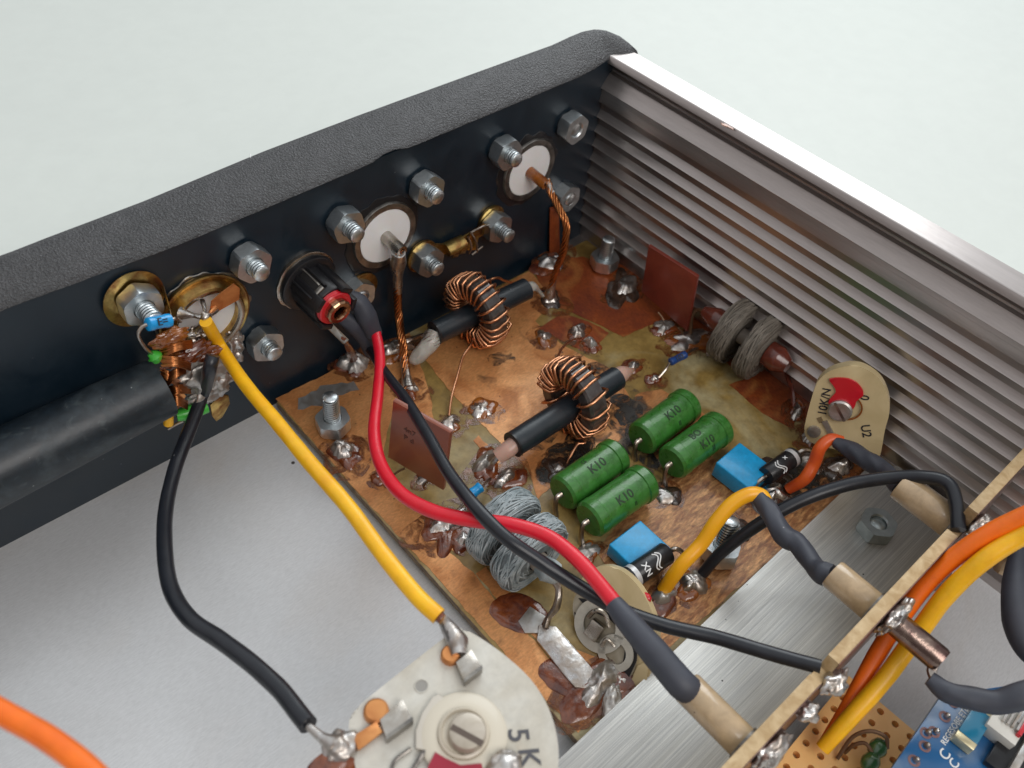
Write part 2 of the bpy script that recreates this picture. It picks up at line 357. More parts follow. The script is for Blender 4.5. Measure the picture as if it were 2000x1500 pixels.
def puddle(bm, c, r, h, seed=0, jag=0.3, n=40, stretch=(1, 1), ang=0, freq=1.6):
    c = Vector(c); rings = []
    for fr, hh in ((1.0, 0.0), (0.9, 0.6), (0.6, 1.0), (0.3, 0.9)):
        ring = []
        for k in range(n):
            t = 2 * math.pi * k / n
            q = r * fr * (1 + jag * (0.9 * noise.noise(Vector((math.cos(t) * freq * .35 + seed * 5, math.sin(t) * freq * .35, seed))) +
                                     0.14 * noise.noise(Vector((math.cos(t) * 3 + seed * 5, math.sin(t) * 3, seed)))))
            x, y = math.cos(t) * q * stretch[0], math.sin(t) * q * stretch[1]
            x, y = x * math.cos(ang) - y * math.sin(ang), x * math.sin(ang) + y * math.cos(ang)
            hv = h * hh * (1 + 0.5 * noise.noise(Vector((x * 9, y * 9, seed)))) if hh else 0
            ring.append(bm.verts.new(c + Vector((x, y, hv))))
        rings.append(ring)
    for a, b in zip(rings, rings[1:]):
        for k in range(n): bm.faces.new((a[k], a[(k + 1) % n], b[(k + 1) % n], b[k]))
    bm.faces.new(rings[-1])
    return bm
def dome(bm, c, r, h, seed=0, stretch=(1, 1), ang=0, n=44):
    c = Vector(c); rings = []; fs = [1.0, .94, .86, .76, .65, .53, .41, .29, .17, .07]
    cx, cy = noise.noise(Vector((seed, 0, 3))) * .35, noise.noise(Vector((0, seed, 5))) * .35
    for fr in fs:
        ring = []
        for k in range(n):
            t = 2 * math.pi * k / n; w_ = 1 + .55 * noise.noise(Vector((math.cos(t) * .9 + seed * 5, math.sin(t) * .9, seed))) + .18 * noise.noise(Vector((math.cos(t) * 3 + seed, math.sin(t) * 3, seed)))
            q = r * fr * w_; x, y = math.cos(t) * q * stretch[0] + cx * r * (1 - fr), math.sin(t) * q * stretch[1] + cy * r * (1 - fr)
            x, y = x * math.cos(ang) - y * math.sin(ang), x * math.sin(ang) + y * math.cos(ang)
            hv = h * (1 - fr ** 2.2) ** 0.9 * (1 + .55 * noise.noise(Vector((x * 4.5 + seed, y * 4.5, seed))) + .22 * noise.noise(Vector((x * 13, y * 13 + seed, seed))))
            ring.append(bm.verts.new(c + Vector((x, y, hv))))
        rings.append(ring)
    for a, b in zip(rings, rings[1:]):
        for k in range(n): bm.faces.new((a[k], a[(k + 1) % n], b[(k + 1) % n], b[k]))
    bm.faces.new(rings[-1]); return bm
def sheet(bm, px, z, t=0.006, jag=0.0, seed=0):
    """polygon given in photo pixels, laid on height z and given a thin real thickness"""
    pts = []
    n = len(px)
    for i in range(n):
        a, b = px[i], px[(i + 1) % n]
        L = math.hypot(a[0] - b[0], a[1] - b[1]); k = max(1, int(L / 12)) if jag else 1
        for j in range(k):
            u = a[0] + (b[0] - a[0]) * j / k; v = a[1] + (b[1] - a[1]) * j / k
            if jag:
                u += jag * noise.noise(Vector((u * 0.06, v * 0.06, seed))); v += jag * noise.noise(Vector((u * 0.06, v * 0.06, seed + 9)))
            pts.append(Zp(u, v, z))
    a = [bm.verts.new(p) for p in pts]; b = [bm.verts.new(p + Vector((0, 0, t))) for p in pts]
    top = bm.faces.new(b); m = len(pts)
    for k in range(m): bm.faces.new((a[k], a[(k + 1) % m], b[(k + 1) % m], b[k]))
    bmesh.ops.triangulate(bm, faces=[top])
    return bm
def text_bm(s, size=1.0, ext=0.02):
    cu = bpy.data.curves.new('t', 'FONT'); cu.body = s; cu.size = size; cu.extrude = ext; cu.offset = size * .012
    cu.align_x = 'CENTER'; cu.align_y = 'CENTER'; cu.resolution_u = 4
    o = bpy.data.objects.new('t', cu); col.objects.link(o)
    dg = bpy.context.evaluated_depsgraph_get(); me = bpy.data.meshes.new_from_object(o.evaluated_get(dg))
    bpy.data.objects.remove(o); bpy.data.curves.remove(cu)
    bm = nb(); bm.from_mesh(me); bpy.data.meshes.remove(me); return bm
def slice_(bm, n, size):
    for k in range(-8, 9):
        bmesh.ops.bisect_plane(bm, geom=bm.verts[:] + bm.edges[:] + bm.faces[:], plane_co=Vector(n) * k * size / 14, plane_no=n)
def text_flat(s, org, right, up, size, ext=0.004):
    bm = text_bm(s, size, ext); r = Vector(right).normalized(); n = r.cross(Vector(up)).normalized(); u = n.cross(r)
    o = Vector(org)
    for v in bm.verts: v.co = o + r * v.co.x + u * v.co.y + n * v.co.z
    return bm
def text_cyl(s, size, r, ang, xoff=0.0, ext=0.004, flip=1):
    """wraps text round a cylinder along local X, letters reading along X, centred at angle ang (0 = +Z, towards -Y)"""
    bm = text_bm(s, size, ext); slice_(bm, (0, 1, 0), size)
    for v in bm.verts:
        a = ang + v.co.y * flip / r * -1
        rr = r + v.co.z; v.co = Vector((xoff + v.co.x * flip, -math.sin(a) * rr, math.cos(a) * rr))
    return bm

# ================================================================== SETTING
bm = nb(); box(bm, (0, 0, -1.0), (400, 400, 0.4)); struct('table_top', bm, TABLE)

def interp(tab, x):
    if x <= tab[0][0]: return tab[0][1]
    for (a, va), (b, vb) in zip(tab, tab[1:]):
        if x <= b: return va + (vb - va) * (x - a) / (b - a)
    return tab[-1][1]

# ------------------------------------------------------------------ the instrument case
case = thing('instrument_case', 'open instrument case with black rear panel, ribbed aluminium side wall and pale metal floor', 'case', (0, 0, -0.75))
bm = nb(); box(bm, (-5.0, -9.0, FLOOR - 0.08), (21.9, 18.2, 0.16)); mk('case_floor', bm, FLR, case, smooth=False)
# rear panel with holes for its connectors is one flat plate
bm = nb(); zt_ = [(-16, 4.24), (-6.5, 4.24), (-3.9, 4.16), (-0.5, 4.25), (4.8, 4.36), (5.6, 4.46), (6.25, 4.44)]
prism(bm, [Vector((x, 0, z)) for x, z in [(-16, -.45)] + zt_ + [(6.25, -.45)]], (0, .2, 0)); mk('rear_panel', bm, PANEL, case, smooth=False)
bm = nb(); bm.free()
# bezel
bm = nb()
yo = [(-16, 0.75), (-9, 0.8), (-6, 0.9), (-3.8, 1.07), (-1.8, 1.16), (1, 1.12), (3.9, 1.03), (5.2, 0.98), (5.6, 0.93), (5.85, 0.84), (6.05, 0.66), (6.2, 0.42), (6.3, 0.15), (6.34, -0.12), (6.345, -0.27)]
zi = [(-16, 4.24), (-6.5, 4.24), (-3.9, 4.16), (-0.5, 4.25), (4.8, 4.36), (5.6, 4.46), (6.0, 4.5), (6.2, 4.47), (6.345, 4.4)]
xs_ = [-16 + i * 0.25 for i in range(86)] + [5.55, 5.65, 5.75, 5.85, 5.95, 6.05, 6.13, 6.2, 6.25, 6.3, 6.34]
rows = []
for x in xs_:
    a = -0.06
    if x > 5.45: a = -0.06 + 0.05 * math.sin(min(1, (x - 5.45) / 0.5) * math.pi) - 0.22 * max(0, (x - 5.9) / 0.45)
    g = 0.07 * math.exp(-((x - 0.12) / 0.28) ** 2) + 0.008 * noise.noise(Vector((x * 3, 0, 0)))
    a += g * 0.6
    b = max(interp(yo, x), a + 0.01); z0 = interp(zi, x) + g
    row = []
    hs = max(0.08, min(1, (b - a) / 1.0))
    for t, dz in ((0, -0.5), (0, 0.0), (0.02, 0.03), (0.1, 0.09), (0.3, 0.2), (0.5, 0.29), (0.68, 0.34), (0.78, 0.33), (0.84, 0.28), (0.9, 0.18), (1.0, -0.05), (1.0, -0.8)):
        row.append(bm.verts.new((x, a + (b - a) * t + (0.05 if dz == -0.5 else 0), (z0 + dz * (0.35 + 0.65 * hs) if dz > -0.5 else z0 - .03) - g * min(1, t * 5))))
    rows.append(row)
for r1, r2 in zip(rows, rows[1:]):
    for k in range(len(r1) - 1): bm.faces.new((r1[k], r2[k], r2[k + 1], r1[k + 1]))
bm.faces.new(rows[-1])
bz = mk('panel_bezel', bm, BEZEL, case, sharp=50)
bm = nb()
q = [Yp(488, 300, 0), 0]
tube(bm, [Zp(488, 300, 4.56), Zp(492, 318, 4.50), Zp(500, 332, 4.44), Zp(509, 346, 4.38)], [0.006, 0.014, 0.006], seg=6)
mk('scratch', bm, SILV, bz)
# ribbed side wall: a section in x,z run along y
X0 = 5.62
prof = [(6.30, -0.7), (6.30, 4.50), (6.28, 4.52), (5.76, 4.52), (5.74, 4.51), (5.70, 4.45), (5.68, 4.39), (5.70, 4.37), (5.92, 4.36), (5.95, 4.30), (5.95, 4.24),
        (5.88, 4.20), (5.88, 4.15), (5.80, 4.12), (5.79, 4.09), (5.60, 3.85), (5.60, 3.84), (5.66, 3.835), (5.64, 3.72), (5.65, 3.71), (5.615, 3.53), (5.615, 3.52), (5.64, 3.51)]
k = 0
z = 3.52
while z > 0.6:
    zn = z - 0.356
    prof += [(5.71, z - 0.010), (5.71, z - 0.195), (5.705, z - 0.205), (5.63, zn + 0.016), (5.618, zn + 0.006), (5.618, zn - 0.004), (5.63, zn - 0.008)]
    z = zn
prof += [(5.74, z - 0.03), (5.74, -0.1), (5.30, -0.12), (5.28, -0.14), (5.28, -0.22), (5.05, -0.23), (5.04, -0.26), (5.04, FLOOR), (5.04, -0.7)]
bm = nb(); rows = []
ys = [0.35, -0.5, -2, -5, -8, -12, -18.0]
for y in ys: rows.append([bm.verts.new((x, y, z)) for x, z in prof])
n = len(prof)
for r1, r2 in zip(rows, rows[1:]):
    for k in range(n): bm.faces.new((r1[k], r1[(k + 1) % n], r2[(k + 1) % n], r2[k]))
bm.faces.new(rows[0]); bm.faces.new(rows[-1][::-1])
mk('ribbed_wall', bm, WALL, case, sharp=25)
bm = nb()
puddle(bm, Zp(1420, 246, 4.522), .13, .008, seed=5, jag=1.3, n=70, stretch=(.35, 1.2), ang=.1, freq=3)
mk('glue_residue', bm, FLUXA, case)

# ------------------------------------------------------------------ circuit board
board = thing('circuit_board', 'tarnished copper circuit board with lumpy hand soldering in the corner of the case', 'circuit board', (1.4, -4.8, FLOOR))
bm = nb(); x0, x1, y0, y1 = -2.88, 5.72, -0.25, -9.3
box(bm, ((x0 + x1) / 2, (y0 + y1) / 2, ZB - 0.08), (x1 - x0, y0 - y1, 0.16), 0.004)
mk('substrate', bm, [SUB], board)
bm = nb(); box(bm, (x0 - 0.004, (y0 + y1) / 2, ZB - 0.081), (0.012, y0 - y1 - 0.02, 0.158)); mk('board_edge', bm, EDGE, board)
pads = [
 (COP, [(539, 778), (640, 729), (760, 670), (800, 650), (822, 715), (842, 775), (846, 820), (800, 800), (772, 795), (752, 860), (745, 935), (775, 960), (814, 994), (852, 1060), (887, 1088), (925, 1119), (977, 1185), (1053, 1261), (1109, 1341), (1170, 1395), (1128, 1430), (1064, 1365), (998, 1291), (846, 1119), (697, 959), (596, 846)], None),
 (COP, [(822, 690), (855, 650), (880, 610), (1035, 530), (1062, 560), (1072, 600), (1045, 628), (1095, 672), (1150, 700), (1195, 722), (1230, 770), (1225, 850), (1150, 905), (1095, 935), (1050, 975), (1035, 925), (950, 838), (898, 785), (850, 730)], None),
 (COPR, [(1040, 527), (1110, 502), (1192, 507), (1258, 537), (1345, 587), (1333, 640), (1290, 628), (1217, 657), (1165, 632), (1082, 594)], None),
 (COPR, [(1100, 612), (1160, 632), (1190, 652), (1150, 688), (1118, 676), (1052, 640)], None),
 (COPR, [(1352, 592), (1410, 632), (1560, 755), (1680, 850), (1725, 895), (1690, 905), (1620, 855), (1500, 775), (1352, 650)], None),
 (COPR, [(1425, 752), (1500, 722), (1562, 790), (1550, 838), (1500, 815)], None),
 (COPB, [(1295, 945), (1335, 905), (1378, 880), (1400, 900), (1445, 950), (1510, 985), (1560, 950), (1625, 905), (1700, 880), (1722, 893), (1695, 923), (1502, 1096), (1310, 1262), (1160, 1392), (1130, 1340), (1180, 1260), (1240, 1190), (1200, 1130), (1165, 1075), (1225, 1005)], None),
 (COP, [(1240, 770), (1290, 760), (1400, 822), (1428, 850), (1400, 880), (1330, 860), (1280, 900), (1240, 870)], None),
 (COP, [(928, 1120), (948, 1106), (985, 1150), (1060, 1215), (1125, 1270), (1180, 1290), (1200, 1340), (1160, 1380), (1112, 1338), (1056, 1258), (980, 1182)], None),
 (COP, [(795, 985), (830, 1000), (870, 1050), (905, 1060), (900, 1085), (862, 1062), (818, 1005)], None),
 (COP, [(935, 850), (985, 905), (1005, 932), (998, 950), (965, 912), (925, 862)], None),
]
for i, (m, px, _) in enumerate(pads):
    bm = nb(); sheet(bm, px, ZB + 0.001 + 0.0012 * (i % 4), 0.008, jag=3.5, seed=i * 3.3); mk('copper_island', bm, m, board, smooth=False)
# tinned corner
bm = nb(); sheet(bm, [(585, 778), (640, 752), (690, 742), (700, 762), (660, 775), (625, 795), (580, 800)], ZB + 0.011, 0.006, jag=8, seed=4); mk('tinned_patch', bm, SOLDM, board, smooth=False)
# soot stains (their own shape, thin deposits)
for i, (u, v, r, st, ang) in enumerate([(1115, 905, 0.5, (1.3, .8), .3), (1225, 800, 0.55, (1.2, .9), .2), (1050, 850, .4, (1.3, .7), .2), (1205, 860, .5, (1, .8), .5), (1275, 905, .5, (1, .9), 0), (1560, 930, .45, (1.2, .8), .2),
                                   (1120, 690, .35, (1.2, .8), .2), (980, 700, .3, (1, .8), .3)]):
    bm = nb(); puddle(bm, B(u, v, 0.0135 + .0005 * i), r, 0.0015, seed=i + 3, jag=0.9, n=70, stretch=st, ang=ang, freq=2.4); mk('soot_mark', bm, STAIN, board)
SJ = [  # u, v, radius, height, solder stretch, flux material, flux scale, seed
 (688, 712, .30, .20, (1, 1), FLUX, 1.35), (672, 880, .26, .17, (1, .9), FLUX, 1.3), (875, 830, .22, .12, (1, .9), FLUXA, 1.25), (938, 800, .22, .07, (1, .9), FLUXA, 1.4),
 (800, 757, .19, .09, (.7, 1), FLUX, 1.7), (775, 682, .27, .16, (1.5, .7), FLUXA, 1.1), (1060, 658, .18, .10, (.9, .9), FLUXA, 1.5), (1128, 650, .21, .13, (1.2, .8), FLUX, 1.7), (1152, 672, .16, .13, (1, 1), FLUX, 1.4),
 (1073, 585, .22, .12, (.9, .9), FLUXD, 1.6), (1222, 562, .30, .12, (1.4, .8), FLUXD, 1.5), (1078, 512, .30, .12, (1.3, .8), FLUX, 1.3), (1298, 640, .2, .10, (1.3, .9), FLUX, 1.3), (1340, 665, .3, .07, (1.5, .8), FLUXA, 1.1),
 (1236, 718, .16, .12, (1.2, .7), FLUX, 1.8), (1278, 742, .12, .06, (1, .8), FLUX, 1.7), (945, 905, .22, .14, (1.3, .6), FLUX, 1.75), (985, 935, .2, .12, (1.2, .8), FLUX, 1.5), (1090, 915, .15, .07, (1, 1), FLUXD, 2.2),
 (1300, 968, .17, .07, (.9, 1), FLUXD, 1.9), (1148, 1078, .22, .06, (1.1, .6), FLUXA, 1.1), (870, 1025, .27, .09, (1.4, .8), FLUX, 1.5), (905, 1055, .16, .07, (1, 1), FLUX, 1.6), (1170, 1335, .32, .12, (1.4, .7), FLUX, 1.6),
 (1295, 1168, .2, .12, (1.2, .7), FLUX, 1.7), (1352, 1140, .22, .14, (1.2, .9), FLUXA, 1.35), (1425, 1030, .16, .12, (1, 1), FLUXD, 1.8), (1555, 805, .16, .10, (1.5, .7), FLUX, 1.6), (1590, 850, .2, .12, (1.5, .7), FLUX, 1.4),
 (1640, 915, .2, .14, (1.3, .8), FLUXD, 1.7), (1510, 965, .2, .12, (1.2, 1), FLUXD, 1.8), (1580, 905, .17, .12, (1, 1), FLUXD, 1.7), (738, 935, .06, .03, (1, 1), FLUX, 3.2), (1395, 690, .16, .06, (1.2, .7), FLUX, 1.3), (840, 930, .15, .05, (1.5, .7), FLUXA, 1.1)]
for i, (u, v, r, h, st, fm, fs) in enumerate(SJ):
    ang = random.uniform(-.4, .6); p = B(u, v, 0)
    bm = nb(); ax = (Vector((math.cos(ang), math.sin(ang), 0)), Vector((-math.sin(ang), math.cos(ang), 0)), Vector((0, 0, 1)))
    dome(bm, p + Vector((0, 0, 0.02)), r * 1.05, h * 1.2, seed=i * 1.7, stretch=st, ang=ang)
    s = mk('solder_joint', bm, SOLD if i % 4 else SOLDM, board, sharp=60)
    ox, oy = random.uniform(-.35, .35) * r, random.uniform(-.45, .25) * r; fs = 1 + (fs - 1) * random.choice([.45, .7, 1.0, 1.25])
    bm = nb(); puddle(bm, p + Vector((ox, oy, 0.0125 + .0006 * (i % 7))), r * fs, 0.05, seed=i * 2.1, jag=random.uniform(.6, 1.1), n=60, stretch=(st[0] * random.uniform(.7, 1.1), st[1]), ang=ang + random.uniform(-.6, .6), freq=2.8)
    mk('flux_residue', bm, fm, s, sharp=60)
    bm = nb(); puddle(bm, p + Vector((-.03, -.02, 0.0105 + .0004 * (i % 5))), r * fs * 1.5, 0.0012, seed=i * 3.7, jag=0.7, n=60, stretch=(st[0], st[1]), ang=ang, freq=2.2)
    mk('flux_halo', bm, HALO, s, sharp=60)
CHAR = mat('char', (0.010, 0.009, 0.008), 0.5, 0.0, c2=(0.03, 0.024, 0.018), nscale=5, bump=.5, bscale=14, alpha=(4.5, .38, .56))
for i, (u, v, r) in enumerate([(1095, 895, .42), (1130, 865, .34), (1222, 805, .4), (1245, 850, .3), (1555, 935, .5), (1250, 880, .3), (1085, 930, .3), (1168, 720, .22), (1600, 925, .35)]):
    bm = nb(); puddle(bm, B(u, v, 0.0185 + .0004 * i), r, 0.0012, seed=i * 1.9 + 2, jag=0.7, n=60, stretch=(1.2, .8), ang=.3 * i, freq=2.4); mk('char_mark', bm, CHAR, board)
# flat metal clips and grey patch in the front corner
bm = nb(); pz = ZB + 0.05
pl = [Zp(u, v, pz) for u, v in [(1052, 1222), (1085, 1228), (1158, 1310), (1150, 1345), (1122, 1345), (1048, 1252)]]
prism(bm, pl, (0, 0, 0.05), 0.015)
for v_ in bm.verts: v_.co.z += 0.05 * noise.noise(v_.co * 5)
bmesh.ops.subdivide_edges(bm, edges=bm.edges, cuts=2, use_grid_fill=True)
for v_ in bm.verts: v_.co.z += 0.05 * noise.noise(v_.co * 7)
mk('tinned_strap', bm, SOLD, board, sharp=40)
bm = nb(); prism(bm, [Zp(u, v, ZB + .02) for u, v in [(1012, 1215), (1035, 1186), (1065, 1205), (1050, 1238), (1025, 1238)]], (0, 0, 0.035), 0.01); mk('tinned_pad', bm, SOLDM, board)
bm = nb(); puddle(bm, B(1015, 1195, .014), .42, .03, seed=33, jag=.4, n=60, stretch=(.8, 1.2), ang=.6); mk('flux_residue', bm, FLUX, board)
bm = nb(); puddle(bm, B(1140, 1330, .015), .5, .03, seed=34, jag=.5, n=60, stretch=(.75, 1.3), ang=.6); mk('flux_residue', bm, FLUX, board)
bm = nb(); puddle(bm, B(1490, 940, .016), .42, .03, seed=35, jag=.5, n=60, stretch=(1.4, .8), ang=.3); mk('flux_residue', bm, FLUXD, board)
bm = nb(); lump(bm, B(1195, 1370, .06), (.3, .14, .1), seed=8, amp=.35, freq=1.5, sub=4, axes=(Vector((.8, .6, 0)), Vector((-.6, .8, 0)), Vector((0, 0, 1)))); mk('solder_joint', bm, SOLDM, board)

# ------------------------------------------------------------------ aluminium plate
plate = thing('mounting_plate', 'brushed aluminium plate lying over the front edge of the copper board', 'metal plate', (0, -9.6, -0.05))
bm = nb(); zt = 0.06
p = [Vector((-4.6, -8.80, zt)), Vector((5.20, -8.66, zt)), Vector((5.62, -9.02, zt)), Vector((5.62, -10.05, zt)), Vector((5.2, -10.46, zt)), Vector((-4.6, -10.6, zt))]
prism(bm, p, (0, 0, -0.13), 0.012); mk('plate_body', bm, PLATE, plate, sharp=30)
for x in (4.6, -3.9):
    bm = nb(); lathe(bm, (x, -10.2, -0.08), (0, 0, -1), [(0, 0), (0, .2), (.36, .2), (.36, 0)], 20); mk('spacer', bm, ZINC, plate)

# ================================================================== FASTENERS
PH = (rad(90), 0, 0)                              # local +Z pointing out of the rear panel (-Y)
def hexnut(bm, z0, h, af=.60, hole=.15, rot=0):
    rings = []; N = 48
    def hr(t):
        a = (t - rot) % (math.pi / 3) - math.pi / 6; return af / 2 / math.cos(a)
    c = af / 2 * 1.085
    for zz, mode in ((0, 'c'), (0.035, 'h'), (h - 0.045, 'h'), (h, 'c'), (h, 'i'), (h - .03, 'j'), (0, 'j')):
        ring = []
        for k in range(N):
            t = 2 * math.pi * k / N; r = hr(t) if mode == 'h' else min(hr(t), c) if mode == 'c' else hole * 1.15 if mode == 'i' else hole
            ring.append(bm.verts.new((math.cos(t) * r, math.sin(t) * r, z0 + zz)))
        rings.append(ring)
    rings.append(rings[0])
    for a, b in zip(rings, rings[1:]):
        for k in range(N): bm.faces.new((a[k], a[(k + 1) % N], b[(k + 1) % N], b[k]))
def thread(bm, z0, L, r=.155, pitch=.06):
    """real helical thread wound on a slightly thinner core"""
    n = int(L / pitch * 22); pts = []
    for i in range(n + 1):
        a = 2 * math.pi * i / 22; pts.append((math.cos(a) * r * .88, math.sin(a) * r * .88, z0 + (L - .02) * i / n))
    tube(bm, pts, pitch * .36, 5, 0)
    lathe(bm, (0, 0, z0 + L - .02), (0, 0, 1), [(-.02, 0), (-.02, r * .80), (.01, r * .93), (.03, r * .80), (.035, 0)], 24)
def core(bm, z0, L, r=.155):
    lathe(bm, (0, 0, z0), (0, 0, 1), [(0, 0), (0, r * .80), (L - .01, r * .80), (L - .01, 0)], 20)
def make_bolt(name, label, loc, rot, L, nutr=0.0, washer=True, group=None, nz=0.0, lug=None, ZINC=ZINC):
    t = thing(name, label, 'bolt', loc, rot, group)
    if washer:
        bm = nb(); lathe(bm, (0, 0, 0), (0, 0, 1), [(0, .17), (0, .25), (.055, .25), (.06, .24), (.06, .17)], 32, closed=True); mk('lock_washer', bm, ZINC, t, local=True)
    z = .06 if washer else .0
    bm = nb(); hexnut(bm, z + nz, .28, rot=nutr); mk('hex_nut', bm, ZINC, t, local=True, sharp=22)
    bm = nb(); thread(bm, z + nz + .2, L - z - nz - .2); th_ = mk('threaded_shank', bm, ZINC, t, local=True, sharp=60)
    bm = nb(); core(bm, -.1, L + .1); mk('shank_core', bm, mat('shaded_thread_root', (.10, .10, .095), .45, .8), th_, local=True)  # core coloured dark to deepen the shade between the thread turns
    return t
GP = 'bolts on the rear panel'
panel_bolts = [
 ((487, 510), .58, .2, 'zinc nut and bolt on the black panel, upper left of the black power socket', True),
 ((515, 668), .56, .5, 'zinc nut and bolt below the power socket, right beside the yellow wire', True),
 ((672, 436), .60, .75, 'zinc nut and bolt touching the upper left rim of the middle white disc', True),
 ((831, 366), .55, .35, 'zinc nut and bolt above and right of the middle white disc', True),
 ((985, 296), .55, .1, 'zinc nut and bolt touching the upper left rim of the far right white disc', True),
 ((1116, 247), .30, .3, 'shaded nut on a short bolt beside the top of the ribbed wall', True),
 ((1106, 385), .30, .6, 'shaded nut on a short bolt halfway up, beside the ribbed wall', False),
 ((700, 575), .30, .4, 'nut half hidden behind the power socket, on a brass washer', False),
]
for (u, v), L, nr, lab, ws in panel_bolts:
    p = Yp(u, v, -.16); make_bolt('panel_bolt', lab, (p.x, 0.0, p.z), PH, L, nr, ws, GP)
# the two lug bolts
p = Yp(834, 508, -.2); LB1 = Vector((p.x, 0, p.z)); make_bolt('panel_bolt', 'nut and bolt clamping the lower left eye of the brass strap', LB1, PH, .58, .3, False, GP, nz=.07)
p = Yp(968, 441, -.2); LB2 = Vector((p.x, 0, p.z)); make_bolt('panel_bolt', 'nut and bolt clamping the upper right end of the brass strap', LB2, PH, .66, .5, False, GP, nz=.09)
p = Yp(272, 592, -.2); LB0 = Vector((p.x, 0, p.z)); make_bolt('panel_bolt', 'nut and bolt on the large round brass lug at the left of the panel', LB0, PH, .72, .5, False, GP, nz=.1)
# brass washer behind the hidden nut
p = Yp(700, 575, -.02)
bm = nb(); lathe(bm, (p.x + .08, -.012, p.z + .12), (0, -1, 0), [(0, .12), (0, .36), (.04, .36), (.05, .34), (.05, .12)], 36, closed=True)
solo('brass_washer', bm, BRASS, 'round brass washer behind the power socket', 'washer')

GB = 'bolts standing on the circuit board'
def board_bolt(u, v, L, nr, lab, tilt=(0, 0, 0), z=ZB + .012, washer=True, m=ZINC):
    p = Zp(u, v, z); make_bolt('board_bolt', lab, p, tilt, L, nr, washer, GB, ZINC=m)
board_bolt(652, 838, .95, .3, 'tall zinc bolt with nut standing on the near left corner of the copper board', (0, 0, 0))
board_bolt(1178, 522, .85, .1, 'tall zinc bolt with nut at the far right of the board beside the ribbed wall')
board_bolt(1402, 1092, .95, .4, 'zinc bolt partly hidden by the short yellow wire at the front of the board', (rad(-8), rad(10), 0))
board_bolt(1706, 1036, .22, .25, 'large grey nut on a short screw end in the brushed aluminium plate', z=.062, washer=False, m=mat('dull_galvanised', (.44, .48, .48), .36, .85, c2=(.34, .38, .38), nscale=5, bump=.1, bscale=14))

# ================================================================== PANEL CONNECTORS
def connector(cx, cz, label, dark=True, seed=0):
    t = thing('coaxial_connector', label, 'connector', (cx, 0, cz), (0, 0, 0), 'round coaxial connectors on the rear panel')
    bm = nb(); lathe(bm, (cx - .03, 0.0, cz), (0, -1, 0), [(-.02, .60), (-.02, .86), (.015, .84), (.03, .78), (.03, .64)], 72, closed=True, jag=.10, seed=seed); mk('filed_hole_rim', bm, BLKP if dark else DARKM, t)
    bm = nb(); lathe(bm, (cx, 0.0, cz), (0, -1, 0), [(-.02, .56), (-.02, .72), (.05, .72), (.085, .70), (.09, .63), (.085, .585), (.05, .58)], 64, closed=True, jag=.015, seed=seed + 4)
    mk('metal_shell', bm, DARKM if dark else BRASS, t)
    bm = nb(); lathe(bm, (cx, 0.0, cz), (0, -1, 0), [(-.01, 0), (-.01, .585), (.06, .585), (.075, .57), (.078, .5), (.078, 0)], 64); mk('insulator', bm, PTFE, t)
    return t
c2 = connector(-.05, 2.56, 'white insulated connector disc in the middle of the panel with a stout copper braid', seed=1)
c3 = connector(3.66, 2.58, 'white insulated connector disc farthest right, in shade beside the ribbed wall', seed=2)
for c, x in ((c2, -.05), (c3, 3.66)):
    bm = nb(); lathe(bm, (x, -.07, 2.55), (.04, -1, -.08), [(0, 0), (0, .13), (.42, .12), (.5, .115), (.5, .06), (.35, .05), (.35, 0)], 24); mk('centre_pin', bm, NICK if x < 1 else FLUXA, c)
# left connector is buried in solder and braid
c1 = connector(-3.74, 2.58, 'left connector with brass collar buried under solder, braid and copper strip', dark=False, seed=3)
bm = nb(); lathe(bm, (-3.80, -.06, 2.62), (0.03, -1, 0.02), [(0, .58), (0, .80), (.05, .82), (.09, .82), (.1, .79), (.06, .72), (.22, .66), (.24, .62), (.22, .575), (.05, .57)], 64, closed=True); mk('brass_collar', bm, BRASS, c1)
bm = nb()
for k in range(4): lathe(bm, (-3.80, -.22 - .022 * k, 2.62), (0, -1, 0), [(0, .56), (0, .625), (.012, .635), (.018, .60)], 56, closed=True)
bm2 = bm; mk('collar_thread', bm2, NICK, c1)
for (u, v, r, sd) in [(452, 668, .2, 1), (455, 690, .17, 2)]:
    p = Yp(u, v, -.2); bm = nb(); lump(bm, p, (r, .12, r * 1.2), seed=sd, amp=.5, freq=2, sub=4); mk('solder_lump', bm, SOLD, c1, sharp=60)
# solder webs at the hub
hub = Yp(402, 622, -.62)
for (u, v, y, r1, r2) in [(352, 608, -.25, .05, .035), (395, 588, -.25, .04, .03), (378, 655, -.35, .10, .05), (430, 600, -.3, .03, .03), (352, 612, -.3, .09, .03)]:
    bm = nb(); tube(bm, [Yp(u, v, y), (Yp(u, v, y) + hub) / 2 + Vector((0, -.03, .02)), hub], [r1 * 1.2, r2, .05], 10, wob=.5); mk('solder_web', bm, SOLD, c1, sharp=60)
bm = nb(); lump(bm, hub, (.09, .09, .12), seed=5, amp=.4); mk('solder_lump', bm, SOLD, c1, sharp=60)
bm = nb(); lump(bm, Yp(385, 655, -.45), (.2, .14, .14), seed=6, amp=.5, sub=4); mk('solder_lump', bm, SOLD, c1, sharp=60)
# copper strip
A_, B_ = Yp(412, 580, -.42), Yp(466, 566, -.3)
bm = nb(); q = [Yp(u, v, -.40) for u, v in [(412, 588), (432, 570), (456, 553), (467, 562), (466, 584), (430, 604), (408, 612)]]
prism(bm, q, (0.0, -.02, 0.0)); mk('copper_strip', bm, FOIL, c1)
bm = nb(); tube(bm, [Yp(420, 600, -.41), Yp(410, 612, -.5), hub], [.05, .035, .03], 8); mk('copper_strip', bm, FOIL, c1)

